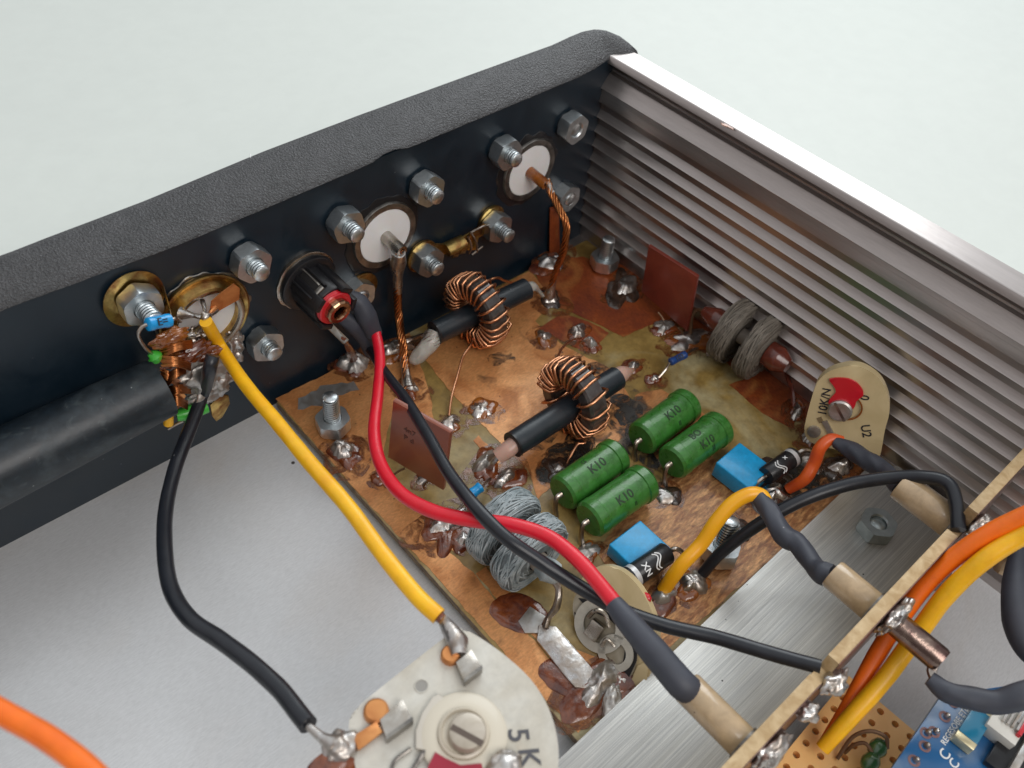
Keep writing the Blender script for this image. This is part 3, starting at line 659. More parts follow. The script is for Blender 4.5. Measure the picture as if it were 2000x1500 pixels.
# braid, tinned lump and small parts hanging under the left connector, in one soldered bundle
bun = thing('cable_end', 'stripped cable end of copper braid and solder hanging under the left connector', 'cable end', Yp(370, 780, -.7))
bm = nb()
for g, (u0, v0, u1, v1) in enumerate([(312, 690, 375, 672), (316, 705, 372, 716), (314, 728, 350, 752), (326, 742, 362, 722), (322, 768, 372, 760), (330, 782, 366, 792)]):
    for k in range(9):
        o = k * 2.6 - 10; y_ = -.66 - .12 * (g % 2) - .012 * k
        tube(bm, [Yp(u0 + random.uniform(-2, 2), v0 + o, y_), Yp((u0 + u1) / 2, (v0 + v1) / 2 + o * .8 - 4, y_ - .14), Yp(u1, v1 + o * .7, y_ - .04)], random.uniform(.012, .019), 5, 5)
mk('copper_braid', bm, COPD, bun, sharp=80)
for c, r, sd, m in [((398, 735), (.40, .16, .34), 3, SOLDM), ((425, 745), (.25, .14, .3), 4, SOLD), ((400, 770), (.33, .12, .22), 5, SOLDM), ((440, 700), (.14, .12, .14), 6, SOLD), ((372, 690), (.4, .14, .14), 8, FLUX), ((330, 660), (.3, .10, .14), 9, FLUXA),
                    ((405, 690), (.22, .12, .1), 12, FLUX)]:
    bm = nb(); lump(bm, Yp(c[0], c[1], -.72), r, seed=sd, amp=.42, freq=1.6, sub=4); mk('solder_mass' if m in (SOLD, SOLDM) else 'flux_mass', bm, m, bun, sharp=50)
bm = nb(); tube(bm, [Yp(345, 812, -.75), Yp(370, 806, -.8), Yp(405, 795, -.85)], [.10, .13, .10], 14); mk('green_body', bm, GREENW, bun)
bm = nb(); tube(bm, [Yp(292, 690, -.7), Yp(303, 697, -.75), Yp(306, 708, -.78)], [.05, .12, .05], 12); mk('green_body', bm, GREENW, bun)
bm = nb(); tube(bm, [Yp(329, 810, -.7), Yp(329, 828, -.7)], .085, 12, 0); mk('yellow_body', bm, YELS, bun)
bm = nb(); tube(bm, [Yp(328, 838, -.7), Yp(345, 828, -.75), Yp(358, 822, -.8)], .025, 8); mk('tinned_wire', bm, TINW, bun)
bm = nb(); q = [Yp(u, v, -.62) for u, v in [(412, 810), (408, 788), (430, 768), (444, 770), (447, 785), (432, 812), (420, 820)]]; prism(bm, q, (0, -.05, 0), .012); mk('brass_tag', bm, BRASS, bun)
bm = nb(); q = [Yp(u, v, -.85) for u, v in [(335, 785), (352, 760), (362, 772), (345, 800), (332, 803)]]; prism(bm, q, (0, -.02, 0)); mk('copper_strip', bm, FOIL, bun)

# large round lug at the left
lug = thing('solder_lug', 'large round brass solder lug with a tab, left of the left connector', 'solder lug', LB0)
bm = nb(); c = LB0 + Vector((-.02, -.02, .0)); lathe(bm, c, (0.05, -1, 0.05), [(0, .12), (0, .42), (.03, .48), (.06, .49), (.05, .40), (.045, .14)], 48, closed=True, sx=1.0, sy=1.0); mk('dished_ring', bm, BRASS, lug)
bm = nb(); q = [Yp(318, 562, -.1), Yp(330, 600, -.35), Yp(340, 640, -.5), Yp(362, 672, -.45)]
tube(bm, q, [.2, .12, .10, .14], 10, flat=(1, .12)); mk('bent_tab', bm, BRASS, lug)
bm = nb(); q = [Yp(u, v, -.40) for u, v in [(330, 630), (352, 640), (372, 660), (368, 680), (345, 672), (322, 652)]]; prism(bm, q, (0, -.025, 0)); mk('bent_tab', bm, BRASS, lug)

def resistor_small(label, a, b, r, m, txt=None, leadA=None, leadB=None, band=None):
    a, b = Vector(a), Vector(b); t = thing('small_resistor', label, 'resistor', (a + b) / 2); ax = b - a; L = ax.length
    bm = nb(); lathe(bm, a, ax, [(0, 0), (0, r * .7), (L * .04, r * .98), (L * .22, r * 1.03), (L * .3, r * .93), (L * .7, r * .93), (L * .78, r * 1.03), (L * .96, r * .98), (L, r * .7), (L, 0)], 24); mk('body', bm, m, t)
    if leadA: bm = nb(); tube(bm, [a] + leadA, .028, 8); mk('lead', bm, TINW, t)
    if leadB: bm = nb(); tube(bm, [b] + leadB, .028, 8); mk('lead', bm, TINW, t)
    if txt:
        x = ax.normalized(); n = (CP - (a + b) / 2).normalized(); n = (n - x * n.dot(x)).normalized(); up = n.cross(x)
        bm = text_flat(txt, (a + b) / 2 + n * (r + .004), x, up, r * 1.6); mk('printed_mark', bm, INKB, t, smooth=False)
    return t
resistor_small('bright blue resistor marked EF in front of the round brass lug', Yp(287, 634, -.85), Yp(333, 625, -.8), .105, BLUER, 'E=',
               [Yp(276, 640, -.85), Yp(270, 656, -.85), Yp(284, 680, -.8), Yp(296, 690, -.75)], [Yp(345, 622, -.75), Yp(352, 628, -.6)])
resistor_small('dark blue resistor standing at the fibreglass patch beside the wound coil at the wall', Zp(1308, 708, .18), Zp(1340, 692, .22), .085, BLUED, '103', [Zp(1300, 722, .05), Zp(1281, 744, ZB)], [Zp(1352, 684, .2), Zp(1362, 680, 0)])
resistor_small('small blue resistor end peeping out between black wire and grey litz coil', Zp(921, 965, .2), Zp(940, 950, .25), .10, BLUER, None, [Zp(905, 985, .15), Zp(895, 995, 0)], [Zp(950, 942, .1), Zp(958, 935, 0)])

# ---- brass strap between two bolts
st = thing('brass_strap', 'crimped brass strap bridging two bolts right of the middle connector', 'brass strap', (LB1 + LB2) / 2)
bm = nb(); lathe(bm, LB1 + Vector((0, -.012, 0)), (0, -1, 0), [(0, .15), (0, .37), (.055, .37), (.06, .35), (.06, .15)], 40, closed=True); mk('ring_eye', bm, BRASS, st)
bm = nb(); lathe(bm, LB2 + Vector((0, -.012, 0.05)), (0, -1, 0), [(0, .15), (0, .35), (.055, .35), (.06, .33), (.06, .15)], 40, closed=True); mk('ring_eye', bm, BRASS, st)
d = (LB2 - LB1).normalized(); nr = Vector((0, -1, 0)); up = nr.cross(d)
def sp(a, b, y): return LB1 + d * a + up * b + Vector((0, y, 0))
Ls = (LB2 - LB1).length
sg = -1 if up.z > 0 else 1
up = Vector((-d.z, 0, d.x)) if Vector((-d.z, 0, d.x)).z > 0 else Vector((d.z, 0, -d.x))
bm = nb(); prism(bm, [sp(.15, -.18, -.06), sp(.28, -.12, -.08), sp(.55, -.13, -.13), sp(.55, .13, -.13), sp(.28, .2, -.08), sp(.15, .3, -.06)], (0, -.045, 0), .01); mk('neck', bm, BRASS, st)
bm = nb()
tube(bm, [sp(.5, 0, -.18), sp(.95, 0.02, -.2)], .17, 16, 0, flat=(.8, 1), wob=.15); mk('crimp_barrel', bm, BRASS, st)
for (a, b) in ((.62, .76), (.82, .95)):
    bm = nb(); prism(bm, [sp(a, -.26, -.2), sp(b, -.26, -.24), sp(b, .02, -.34), sp(a, .02, -.34)], (0, -.03, 0), .008); mk('crimp_wing', bm, BRASS, st)
bm = nb(); prism(bm, [sp(1.0, -.22, -.22), sp(1.22, -.30, -.26), sp(1.28, .16, -.30), sp(1.06, .22, -.24)], (0, -.035, 0), .008); mk('crimp_wing', bm, BRASS, st)
bm = nb(); prism(bm, [sp(.9, -.12, -.18), sp(Ls - .2, -.1, -.14), sp(Ls - .2, .18, -.14), sp(.9, .15, -.18)], (0, -.04, 0), .008); mk('neck', bm, BRASS, st)
for q in ([sp(1.05, .28, -.3), sp(1.15, .0, -.38), sp(1.2, -.3, -.36)], [sp(.98, .2, -.3), sp(1.02, -.05, -.38), sp(1.0, -.25, -.33)], [sp(1.02, .28, -.32), sp(1.4, .26, -.3), sp(1.62, .18, -.25)], [sp(1.06, -.3, -.36), sp(1.35, -.22, -.36)]):
    bm = nb(); tube(bm, q, .022, 8); mk('binding_wire', bm, TINW, st)

# ================================================================== POWER SOCKET
JX, JZ = -1.80, 2.33
jk = thing('power_socket', 'round black power socket with red ring and brass end on the black panel', 'socket', (JX, 0, JZ))
ja = Vector((.04, -1, -.06)).normalized()
jo = Vector((JX, 0, JZ))
bm = nb(); lathe(bm, jo, ja, [(-.05, .40), (-.05, .60), (.03, .62), (.05, .58), (.06, .42)], 48, closed=True, jag=.05); mk('spring_washer', bm, NICK, jk)
bm = nb(); lathe(bm, jo + ja * .03, ja, [(0, .36), (0, .56), (.04, .58), (.12, .57), (.14, .54), (.14, .36)], 48, closed=True); mk('ring_nut', bm, BLKP, jk)
jx, jy, _ = frame(ja)
bm = nb(); lathe(bm, jo + ja * .05, ja, [(0, .34), (0, .40), (.75, .40), (.78, .38), (.78, .30), (.2, .30), (.2, 0)], 40); mk('socket_body', bm, BLKP, jk)
for s in (0.9, 2.6, 4.4, 5.6):
    o = jo + ja * .52 + (jx * math.cos(s) + jy * math.sin(s)) * .40
    rdir = (jx * math.cos(s) + jy * math.sin(s))
    bm = nb(); box(bm, o, (.10, .26, .85), .015, axes=(rdir, ja.cross(rdir), ja)); mk('body_rib', bm, BLKP, jk)
bm = nb(); lathe(bm, jo + ja * .80, ja, [(0, .2), (0, .33), (.02, .345), (.05, .33), (.07, .345), (.1, .33), (.12, .34), (.14, .32), (.14, .2)], 40, closed=True, jag=.03); mk('red_ring', bm, REDP, jk)
bm = nb(); lathe(bm, jo + ja * .90, ja, [(0, .12), (0, .25), (.14, .245), (.17, .22), (.17, .15), (.13, .13), (.05, .12)], 12, closed=True); mk('rivet_end', bm, mat('bronze', (.5, .32, .2), .25, 1.0, c2=(.3, .16, .09), nscale=5), jk, sharp=20)
for sgn, dd in ((-1, jx * .30 + jy * -.26),):
    n_ = (CP - (jo + ja * .4)); n_ = (n_ - ja * n_.dot(ja)).normalized(); s_ = ja.cross(n_)
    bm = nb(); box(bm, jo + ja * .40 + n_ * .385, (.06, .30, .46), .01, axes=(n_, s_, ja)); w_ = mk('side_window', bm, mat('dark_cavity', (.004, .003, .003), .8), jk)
    for e_ in (-1, 1):
        bm = nb(); box(bm, jo + ja * .42 + n_ * .41 + s_ * .17 * e_, (.07, .035, .62), .008, axes=(n_, s_, ja)); mk('frame_bar', bm, BLKP, jk)
    bm = nb(); box(bm, jo + ja * .40 + n_ * .42 - s_ * .10, (.012, .03, .46), .003, axes=(n_, s_, ja)); mk('spring_contact', bm, NICK, jk)
    bm = nb(); box(bm, jo + ja * .70 + n_ * .40, (.08, .24, .10), .008, axes=(n_, s_, ja)); mk('contact_plate', bm, NICK, jk)
bm = nb(); box(bm, jo + ja * .86 + jx * .2 - jy * .1, (.24, .2, .03), .008, axes=(jx, jy, ja)); mk('contact_plate', bm, NICK, jk)
bm = nb(); tube(bm, [Yp(632, 625, -.6), Yp(655, 648, -.75), Yp(676, 668, -.95)], .09, 10, flat=(1, .2)); mk('contact_tab', bm, NICK, jk)
bm = nb(); tube(bm, [Yp(672, 660, -.92), Zp(682, 680, .75), Zp(690, 700, .1)], [.05, .08, .1], 10, wob=.4); mk('tab_solder', bm, FLUX, jk)

def shrink(label, pts, r, seed=0, cat='heat-shrink sleeve', m=None, group='heat-shrink sleeves over the joints', name='heat_shrink_sleeve', wob=.10):
    bm = nb(); tube(bm, pts, r, 18, 10, wob=wob, seed=seed); return solo(name, bm, m or SHRINK, label, cat, group)
shrink('lumpy black heat-shrink sleeve from the power socket onto the red wire', [Yp(672, 575, -.65), Yp(700, 590, -.8), Yp(716, 618, -.95), Yp(731, 652, -1.05)], [.10, .17, .19, .155], 1)
shrink('black heat-shrink sleeve below the power socket, left of the red wire start', [Yp(660, 612, -.6), Yp(690, 632, -.75), Yp(712, 655, -.85), Yp(726, 690, -.95)], [.14, .20, .19, .13], 2)

# ================================================================== BLACK SLEEVE AT THE LEFT
SLC = Yp(316, 757, -.62)
bm = nb()
tube(bm, [SLC, SLC + Vector((-1.5, -.02, 0)), SLC + Vector((-4, -.04, -.02)), SLC + Vector((-8, -.05, -.02))], [.50, .54, .57, .57], 48, 10, caps=True)
solo('cable_sleeve', bm, mat('dusty_black_sleeve', (.006, .014, .022), .40, c2=(.055, .072, .082), nscale=1.6, namt=(.45, .78), bump=.16, bscale=10, rough2=.6, spec=.6, grain=(7, .5, None), c3=((.05, .065, .07), 5, .6, .8), speck=((.3, .32, .33), 4.0, .06, .55)),
     'thick black shrink-sleeved cable running along the rear panel at the left', 'cable')

# ================================================================== WOUND TOROIDS ON COAX
def toroid(label, ctr, R_, seed, sect, coax_a, coax_b, sl_a, sl_b, lab2, ddir, leads, yaw):
    ctr = Vector(ctr)
    t = thing('toroid_coil', label, 'coil', (ctr.x, ctr.y, ZB), (0, 0, 0), 'toroid coils threaded on short coax sleeves')
    ax = Vector((math.cos(yaw), math.sin(yaw), 0)); e1 = Vector((0, 0, 1)); e2 = ax.cross(e1).normalized()
    ro, ri, hw = R_, R_ * .56, .21
    prof = [(-hw, ri + .03), (-hw, ro - .05), (-hw + .04, ro), (hw - .04, ro), (hw, ro - .05), (hw, ri + .03), (hw - .03, ri), (-hw + .03, ri)]
    bm = nb(); lathe(bm, ctr, ax, prof, 40, closed=True); mk('ferrite_core', bm, FERR, t, sharp=25)
    # helical winding
    pts = []; rm = (ro + ri) / 2; hr = (ro - ri) / 2 + .06; ha = hw + .065
    rnd = random.Random(seed)
    angs = []
    for (a0, a1, n) in sect:
        for i in range(n): angs.append(a0 + (a1 - a0) * i / n + rnd.uniform(-.018, .018))
    angs.append(sect[-1][1])
    K = 14
    for i in range(len(angs) - 1):
        for k in range(K):
            s = k / K; a = rad(1) * 0 + angs[i] + (angs[i + 1] - angs[i]) * s; th = 2 * math.pi * s
            c, sn = math.cos(th), math.sin(th); p = 5
            q = (abs(c) ** p + abs(sn) ** p) ** (-1 / p) * (1 + .05 * rnd.random() * 0 + .05 * math.sin(i * 2.3))
            rr = rm + c * q * hr; xx = sn * q * ha
            pts.append(ctr + ax * xx + (e1 * math.sin(a) + e2 * math.cos(a)) * rr)
    la = [Vector(p) for p in leads[0]]; lb = [Vector(p) for p in leads[1]]
    lead1 = catmull(la + [pts[0]], 6); lead2 = catmull([pts[-1]] + lb, 6)
    bm = nb(); tube(bm, lead1[:-1] + pts + lead2[1:], .028, 7, 0); mk('copper_winding', bm, COPW, t, sharp=80)
    # coax stub
    s = thing('coax_stub', lab2, 'cable', (ctr.x, ctr.y, ZB), (0, 0, 0), 'black coax stubs through the toroids')
    A, Bq = Vector(sl_a), Vector(sl_b); n = 8
    bm = nb(); tube(bm, [A, A.lerp(Bq, .33), A.lerp(Bq, .66), Bq], [.245, .25, .25, .24], 26, 6, wob=.03); mk('jacket', bm, SLEEVE, s)
    bm = nb(); lathe(bm, A, (A - Bq), [(-.02, .15), (-.02, .252), (.02, .255), (.03, .235), (.02, .15)], 26, closed=True); mk('cut_edge', bm, BLKP, s)
    return t, s
ctr1 = Zp(931, 606, .74)
c1a, c1b = Zp(848, 652, .58), Zp(1012, 572, .62)
t1, s1 = toroid('copper-wound toroid coil nearer the black panel, threaded on a coax stub', ctr1, .74, 3, [(rad(-125), rad(-40), 6), (rad(-40), rad(10), 4), (rad(10), rad(60), 3), (rad(60), rad(200), 12)],
                c1a, c1b, Zp(850, 650, .58), Zp(1028, 564, .6), 'black coax stub through the toroid nearer the panel, with clear stripped end', None,
                ([B(877, 812, .06), Zp(882, 775, .08), Zp(893, 735, .14), Zp(905, 695, .22), Zp(922, 664, .3)], [Zp(960, 545, .9), Zp(985, 548, .5), B(1000, 552, .05)]), rad(2))
bm = nb(); tube(bm, [Zp(850, 650, .58), Zp(838, 672, .45), Zp(815, 697, .22), Zp(806, 706, .1)], [.17, .17, .16, .10], 14, wob=.25, seed=4); mk('clear_dielectric', bm, CLEAR, s1)
bm = nb()
for i in range(12):
    a = i * .52; x, y, ax = frame(Zp(838, 672, .45) - Zp(850, 650, .58))
    o = Zp(849, 652, .57); tube(bm, [o + (x * math.cos(a) + y * math.sin(a)) * .19, o + (x * math.cos(a + .5) + y * math.sin(a + .5)) * .2 + ax * .12, o + (x * math.cos(a + 1.1) + y * math.sin(a + 1.1)) * .18 + ax * .25], .009, 5, 4)
mk('shield_braid', bm, TINW, s1, sharp=80)
bm = nb(); tube(bm, [Zp(846, 655, .5), Zp(828, 655, .25), Zp(800, 664, .1), Zp(772, 678, .02)], [.05, .05, .06, .1], 10, wob=.3); mk('shield_tail', bm, TINW, s1)
bm = nb(); tube(bm, [Zp(1026, 565, .6), Zp(1040, 560, .58), Zp(1050, 566, .4), Zp(1060, 578, .1)], [.13, .11, .05, .04], 12, wob=.2); mk('clear_dielectric', bm, CLEAR, s1)
ctr2 = Zp(1121, 776, .70)
t2, s2 = toroid('copper-wound toroid coil nearer the green resistors, loosely wound on top', ctr2, .74, 9, [(rad(-150), rad(-60), 6), (rad(-60), rad(-5), 4), (rad(-5), rad(65), 3), (rad(65), rad(190), 11)],
                None, None, Zp(1003, 868, .52), Zp(1205, 738, .56), 'black coax stub through the toroid nearer the green resistors, pink core showing', None,
                ([B(1108, 905, .04), Zp(1115, 890, .05), Zp(1128, 868, .12), Zp(1140, 855, .15)], [Zp(1085, 705, .95), Zp(1098, 680, .55), Zp(1118, 664, .2), B(1135, 660, .06)]), rad(-2))
bm = nb(); tube(bm, [Zp(1006, 866, .52), Zp(992, 878, .46), Zp(972, 893, .34)], [.155, .16, .14], 16, wob=.1); mk('pink_dielectric', bm, PINKD, s2)
bm = nb(); tube(bm, [Zp(975, 890, .34), Zp(962, 904, .15), Zp(955, 912, ZB)], [.05, .06, .08], 10, wob=.3); mk('soldered_core', bm, SOLD, s2)
bm = nb(); tube(bm, [Zp(1203, 739, .56), Zp(1215, 731, .54), Zp(1226, 727, .45), Zp(1236, 722, .25)], [.19, .165, .10, .04], 14, wob=.1); mk('pink_dielectric', bm, PINKD, s2)
bm = nb(); lathe(bm, Zp(1203, 739, .56), Zp(1203, 739, .56) - Zp(1100, 805, .54), [(0, .2), (.02, .215), (.05, .19), (.03, .17)], 20, closed=True); mk('shield_braid', bm, COPW, s2)

# ================================================================== TWISTED COPPER BRAIDS
def twisted(label, pts, r, n=6, sw=.022, tip0=None, tip1=None):
    P = catmull(pts, 14); t = thing('twisted_wire', label, 'wire', P[-1], group='twisted copper leads from connectors to the board')
    bm = nb(); L = 0; cum = [0]
    for a, b in zip(P, P[1:]): L += (b - a).length; cum.append(L)
    fr = []; t0 = (P[1] - P[0]).normalized(); nrm = (Vector((1, 0, 0)) - t0 * t0.x).normalized()
    for i, p in enumerate(P):
        tt = (P[min(i + 1, len(P) - 1)] - P[max(i - 1, 0)]).normalized(); nrm = (nrm - tt * nrm.dot(tt)).normalized(); fr.append((nrm.copy(), tt.cross(nrm)))
    for s in range(n):
        q = [P[i] + (fr[i][0] * math.cos(cum[i] * 7 + s * 6.283 / n) + fr[i][1] * math.sin(cum[i] * 7 + s * 6.283 / n)) * r * (1 + .15 * math.sin(i * .7 + s)) for i in range(len(P))]
        tube(bm, q, sw, 6, 0)
    tube(bm, P, r * .8, 8, 0)
    mk('strands', bm, COPD, t, sharp=80)
    if tip0:
        bm = nb(); tube(bm, P[:tip0[0]], tip0[1], 12, 0, wob=.35); mk('tinned_end', bm, SOLD, t, sharp=60)
    if tip1:
        bm = nb(); tube(bm, P[-tip1[0]:], tip1[1], 12, 0, wob=.35); mk('tinned_end', bm, SOLD, t, sharp=60)
    return t
a = Yp(778, 492, -.5); bmid = B(797, 758, .06)
tw = twisted('stout twisted copper lead from the middle white disc down to the board', [a, Vp(777, 545, a, (bmid.x, bmid.y - .02, 0)), Vp(778, 615, a, (bmid.x, bmid.y - .02, 0)), Vp(786, 665, a, (bmid.x, bmid.y - .02, 0)), Vp(790, 705, a, (bmid.x, bmid.y - .02, 0)), bmid],
             .062, 7, .028, (20, [.15, .14, .10, .085]), (18, [.08, .08, .1, .14]))
a = Yp(1068, 352, -.48); bmid = B(1073, 580, .06); V_ = (bmid.x + .02, bmid.y - .05, 0)
twisted('bowed twisted copper lead from the far right white disc to the board', [a, Vp(1082, 388, a, V_), Vp(1104, 432, a, V_), Vp(1103, 480, a, V_), Vp(1085, 530, a, V_), bmid],
        .055, 6, .026, (12, [.09, .07]), (16, [.06, .05, .09, .16]))
bm = nb(); prism(bm, [Yp(1073, 405, -.03), Yp(1090, 400, -.03), Yp(1092, 505, -.12), Yp(1072, 510, -.12)], (0, -.03, 0), .005)
solo('copper_tab', bm, COPR, 'small copper strip on the panel behind the right twisted lead', 'copper strip')

# ================================================================== CERAMIC CARDS (flat brick-red capacitors)
def card(label, b0, b1, tops, hang, leads, marks=None, m=CARD, th=.10):
    b0, b1 = Vector(b0), Vector(b1)
    L_ = Vp(hang[0][0], hang[0][1], b0, b1); R__ = Vp(hang[1][0], hang[1][1], b0, b1)
    T0 = Vp(tops[0][0], tops[0][1], b0, b1); T1 = Vp(tops[1][0], tops[1][1], b0, b1)
    t = thing('ceramic_capacitor', label, 'capacitor', (b0 + b1) / 2, group='flat brick-red ceramic capacitors')
    n = (b1 - b0).cross(Vector((0, 0, 1))).normalized()
    bm = nb(); prism(bm, [L_, R__, T1, T0], n * -th, .022); mk('body', bm, m, t)
    for (p, q) in leads:
        bm = nb(); tube(bm, [p, (p + q) / 2 + Vector((.03, 0, .02)), q], .022, 7); mk('lead', bm, BROWNW, t)
    return t, n, (L_, R__, T1, T0)
tA, nA, qA = card('brick-red ceramic plate standing between the red and black wires, lower corner chipped', Zp(757, 900, .12), Zp(862, 962, .12), [(767, 783), (879, 846)], [(757, 893), (865, 958)],
                  [(Zp(790, 915, .15), B(762, 932, .02)), (Zp(835, 940, .15), B(826, 950, .0))])
c = sum(qA, Vector()) / 4; rgt = (qA[1] - qA[0]).normalized(); upv = (qA[3] - qA[0]).normalized()
for s, du, dv in (('4n7', -.2, .28), ('P d', -.2, .05)):
    bm = text_flat(s, c + rgt * du + upv * dv + nA * .004, rgt, upv, .17); mk('printed_mark', bm, mat('faint_ink', (.10, .03, .02), .5), tA, smooth=False)
if nA.dot(CP - c) < 0: print('card A normal away')
tB, nB, qB = card('dark brick-red ceramic plate standing by the ribbed wall', Zp(1262, 590, .15), Zp(1340, 640, .15), [(1266, 480), (1362, 541)], [(1252, 570), (1341, 648)],
                  [(Zp(1285, 610, .1), B(1300, 640, 0)), (Zp(1325, 640, .2), B(1335, 662, 0))], m=mat('dark_red_ceramic', (.20, .035, .02), .36, c2=(.15, .025, .015), nscale=2, coat=.2))

# ================================================================== GREEN POWER RESISTORS
GR = 'green power resistors'
def green_res(u, v, z, lab, txts, lead_l, lead_r, yaw=0.0, L=1.46, r=.355):
    p = Zp(u, v, z); t = thing('power_resistor', lab, 'resistor', (p.x, p.y, z), (0, 0, yaw), GR)
    pr = [(0, 0), (0, r * .86), (.05, r * .98), (.22, r * 1.0), (.235, r * .965), (L - .25, r * .965), (L - .235, r * 1.035), (L - .06, r * 1.02), (L - .01, r * .9), (L, 0)]
    bm = nb(); lathe(bm, (-L / 2, 0, 0), (1, 0, 0), pr, 48); mk('body', bm, GREEN, t, local=True, sharp=30)
    bm = nb(); lathe(bm, (L / 2 - .243, 0, 0), (1, 0, 0), [(0, r * .95), (0, r * .972), (.012, r * .972), (.012, r * .95)], 48, closed=True); mk('cap_seam', bm, INKG, t, local=True)
    for s, size, a, xo in txts:
        bm = text_cyl(s, size, r * .968, a, xo); mk('printed_value', bm, INKG, t, local=True, smooth=False)
    ez = ZB - z
    if lead_l: bm = nb(); tube(bm, [(-L / 2, 0, 0), (-L / 2 - .12, -.0, -.03), (-L / 2 - .17, -.05, ez * .5), (-L / 2 - .19, -.12, ez)], [.055, .045, .045, .06], 8, wob=.2); mk('lead', bm, TINW, t, local=True)
    if lead_r: bm = nb(); tube(bm, [(L / 2, 0, 0), (L / 2 + .08, 0, -.03), (L / 2 + .12, 0, ez * .5), (L / 2 + .13, -.05, ez)], [.055, .045, .045, .06], 8, wob=.2); mk('lead', bm, TINW, t, local=True)
    return t
green_res(1299, 822, .27, 'green power resistor marked K10, rear left of the four, farthest from the plate', [('K10', .24, .30, .02), ('II', .15, 1.05, .05)], True, True, yaw=rad(1.5))
green_res(1360, 868, .30, 'green power resistor marked BO K10, rear right of the four, beside the blue capacitor', [('BO', .20, -.12, -.10), ('K10', .22, .62, .0), ('II', .18, 1.15, .1)], True, False)
green_res(1153, 925, .30, 'green power resistor marked K10, front left of the four, by the charred patch', [('K10', .24, .28, .02), ('G', .14, -.35, -.12)], True, True)
green_res(1207, 977, .33, 'green power resistor marked K10, front right of the four, above the near blue capacitor', [('K10', .23, .46, -.04), ('II', .12, 1.1, .12)], True, True, yaw=rad(-2))

# ================================================================== BLUE FILM CAPACITORS AND BLACK DIODES
BC = 'blue film capacitors beside black diodes'
def blue_cap(u, v, z, yaw, lab, s=(.78, .62, .42), tilt=0):
    p = Zp(u, v, z); t = thing('film_capacitor', lab, 'capacitor', (p.x, p.y, p.z), (tilt, 0, yaw), BC)
    bm = nb(); box(bm, (0, 0, -s[2] / 2), s, .03, segs=3); mk('shell', bm, BLUEC, t, local=True)
    for sx in (-.25, .25):
        bm = nb(); tube(bm, [(sx, 0, -s[2]), (sx, 0, ZB - z - .02)], .03, 8, 0); mk('lead', bm, TINW, t, local=True)
blue_cap(1252, 1068, .30, rad(0), 'sky-blue square capacitor nearest the front, half under the black diode marked XN', (.80, .78, .34))
blue_cap(1455, 908, .34, rad(2), 'sky-blue square capacitor farther back, beside the right green resistor', (.76, .80, .40))
def text_ring(s, size, r, xpos, ang, flip=1, ext=.003):
    """letters stand along the axis, reading round the cylinder"""
    bm = text_bm(s, size, ext); slice_(bm, (1, 0, 0), size * 1.6)
    for v in bm.verts:
        a = ang + v.co.x / r * flip; rr = r + v.co.z; v.co = Vector((xpos + v.co.y * flip, -math.sin(a) * rr, math.cos(a) * rr))
    return bm
def diode(a, b, r, lab, band_first, txt, la, lb):
    a, b = Vector(a), Vector(b); L = (b - a).length; ax = (b - a).normalized(); c = (a + b) / 2
    yaw = math.atan2(ax.y, ax.x); pit = -math.asin(ax.z)
    t = thing('power_diode', lab, 'diode', c, (0, pit, yaw), 'black power diodes with silver bands')
    bm = nb(); lathe(bm, (-L / 2, 0, 0), (1, 0, 0), [(0, 0), (0, r * .93), (.02, r), (L - .02, r), (L, r * .93), (L, 0)], 40); mk('body', bm, BLKP, t, local=True)
    x0 = -L / 2 + .07 if band_first else L / 2 - .16
    bm = nb(); lathe(bm, (x0, 0, 0), (1, 0, 0), [(0, r - .01), (0, r + .003), (.09, r + .003), (.09, r - .01)], 40, closed=True); mk('cathode_band', bm, SILV, t, local=True)
    for s, size, xp, an, fl in txt:
        bm = text_ring(s, size, r + .003, xp, an, fl); mk('printed_mark', bm, INKW, t, local=True, smooth=False)
    for e, pts in ((a, la), (b, lb)):
        if pts: bm = nb(); tube(bm, [e] + pts, .042, 10, wob=.08); mk('lead', bm, TINW, t)
    # printed swoosh: a real thin ink stroke following the body
    for off in (0, .06):
        pts = []
        sx = 1 if band_first else -1
        for k in range(12):
            q = k / 11; an = -.3 + 1.5 * q; xx = sx * (.10 + off + .06 * math.sin(q * 6.0)); pts.append(Vector((xx, -math.sin(an) * (r + .003), math.cos(an) * (r + .003))))
        bm = nb(); tube(bm, pts, .012, 6, 0); mk('printed_mark', bm, INKW, t, local=True)
    return t
diode(Zp(1226, 1132, .30), Zp(1302, 1080, .30), .20, 'black diode marked XN, silver band at left, over the near blue capacitor', True,
      [('XN', .17, -.14, .55, 1)], [Zp(1212, 1140, .3), Zp(1205, 1155, .1)], [Zp(1320, 1072, .42), Zp(1335, 1082, .25), Zp(1336, 1098, 0.0)])
diode(Zp(1496, 930, .34), Zp(1552, 890, .36), .185, 'black diode with silver band at its right end, beside the red-orange wire', False,
      [('x', .15, .08, -.1, 1)], [Zp(1480, 942, .3), Zp(1468, 958, .05)], [Zp(1570, 880, .45), Zp(1588, 885, .35), Zp(1598, 900, .1)])

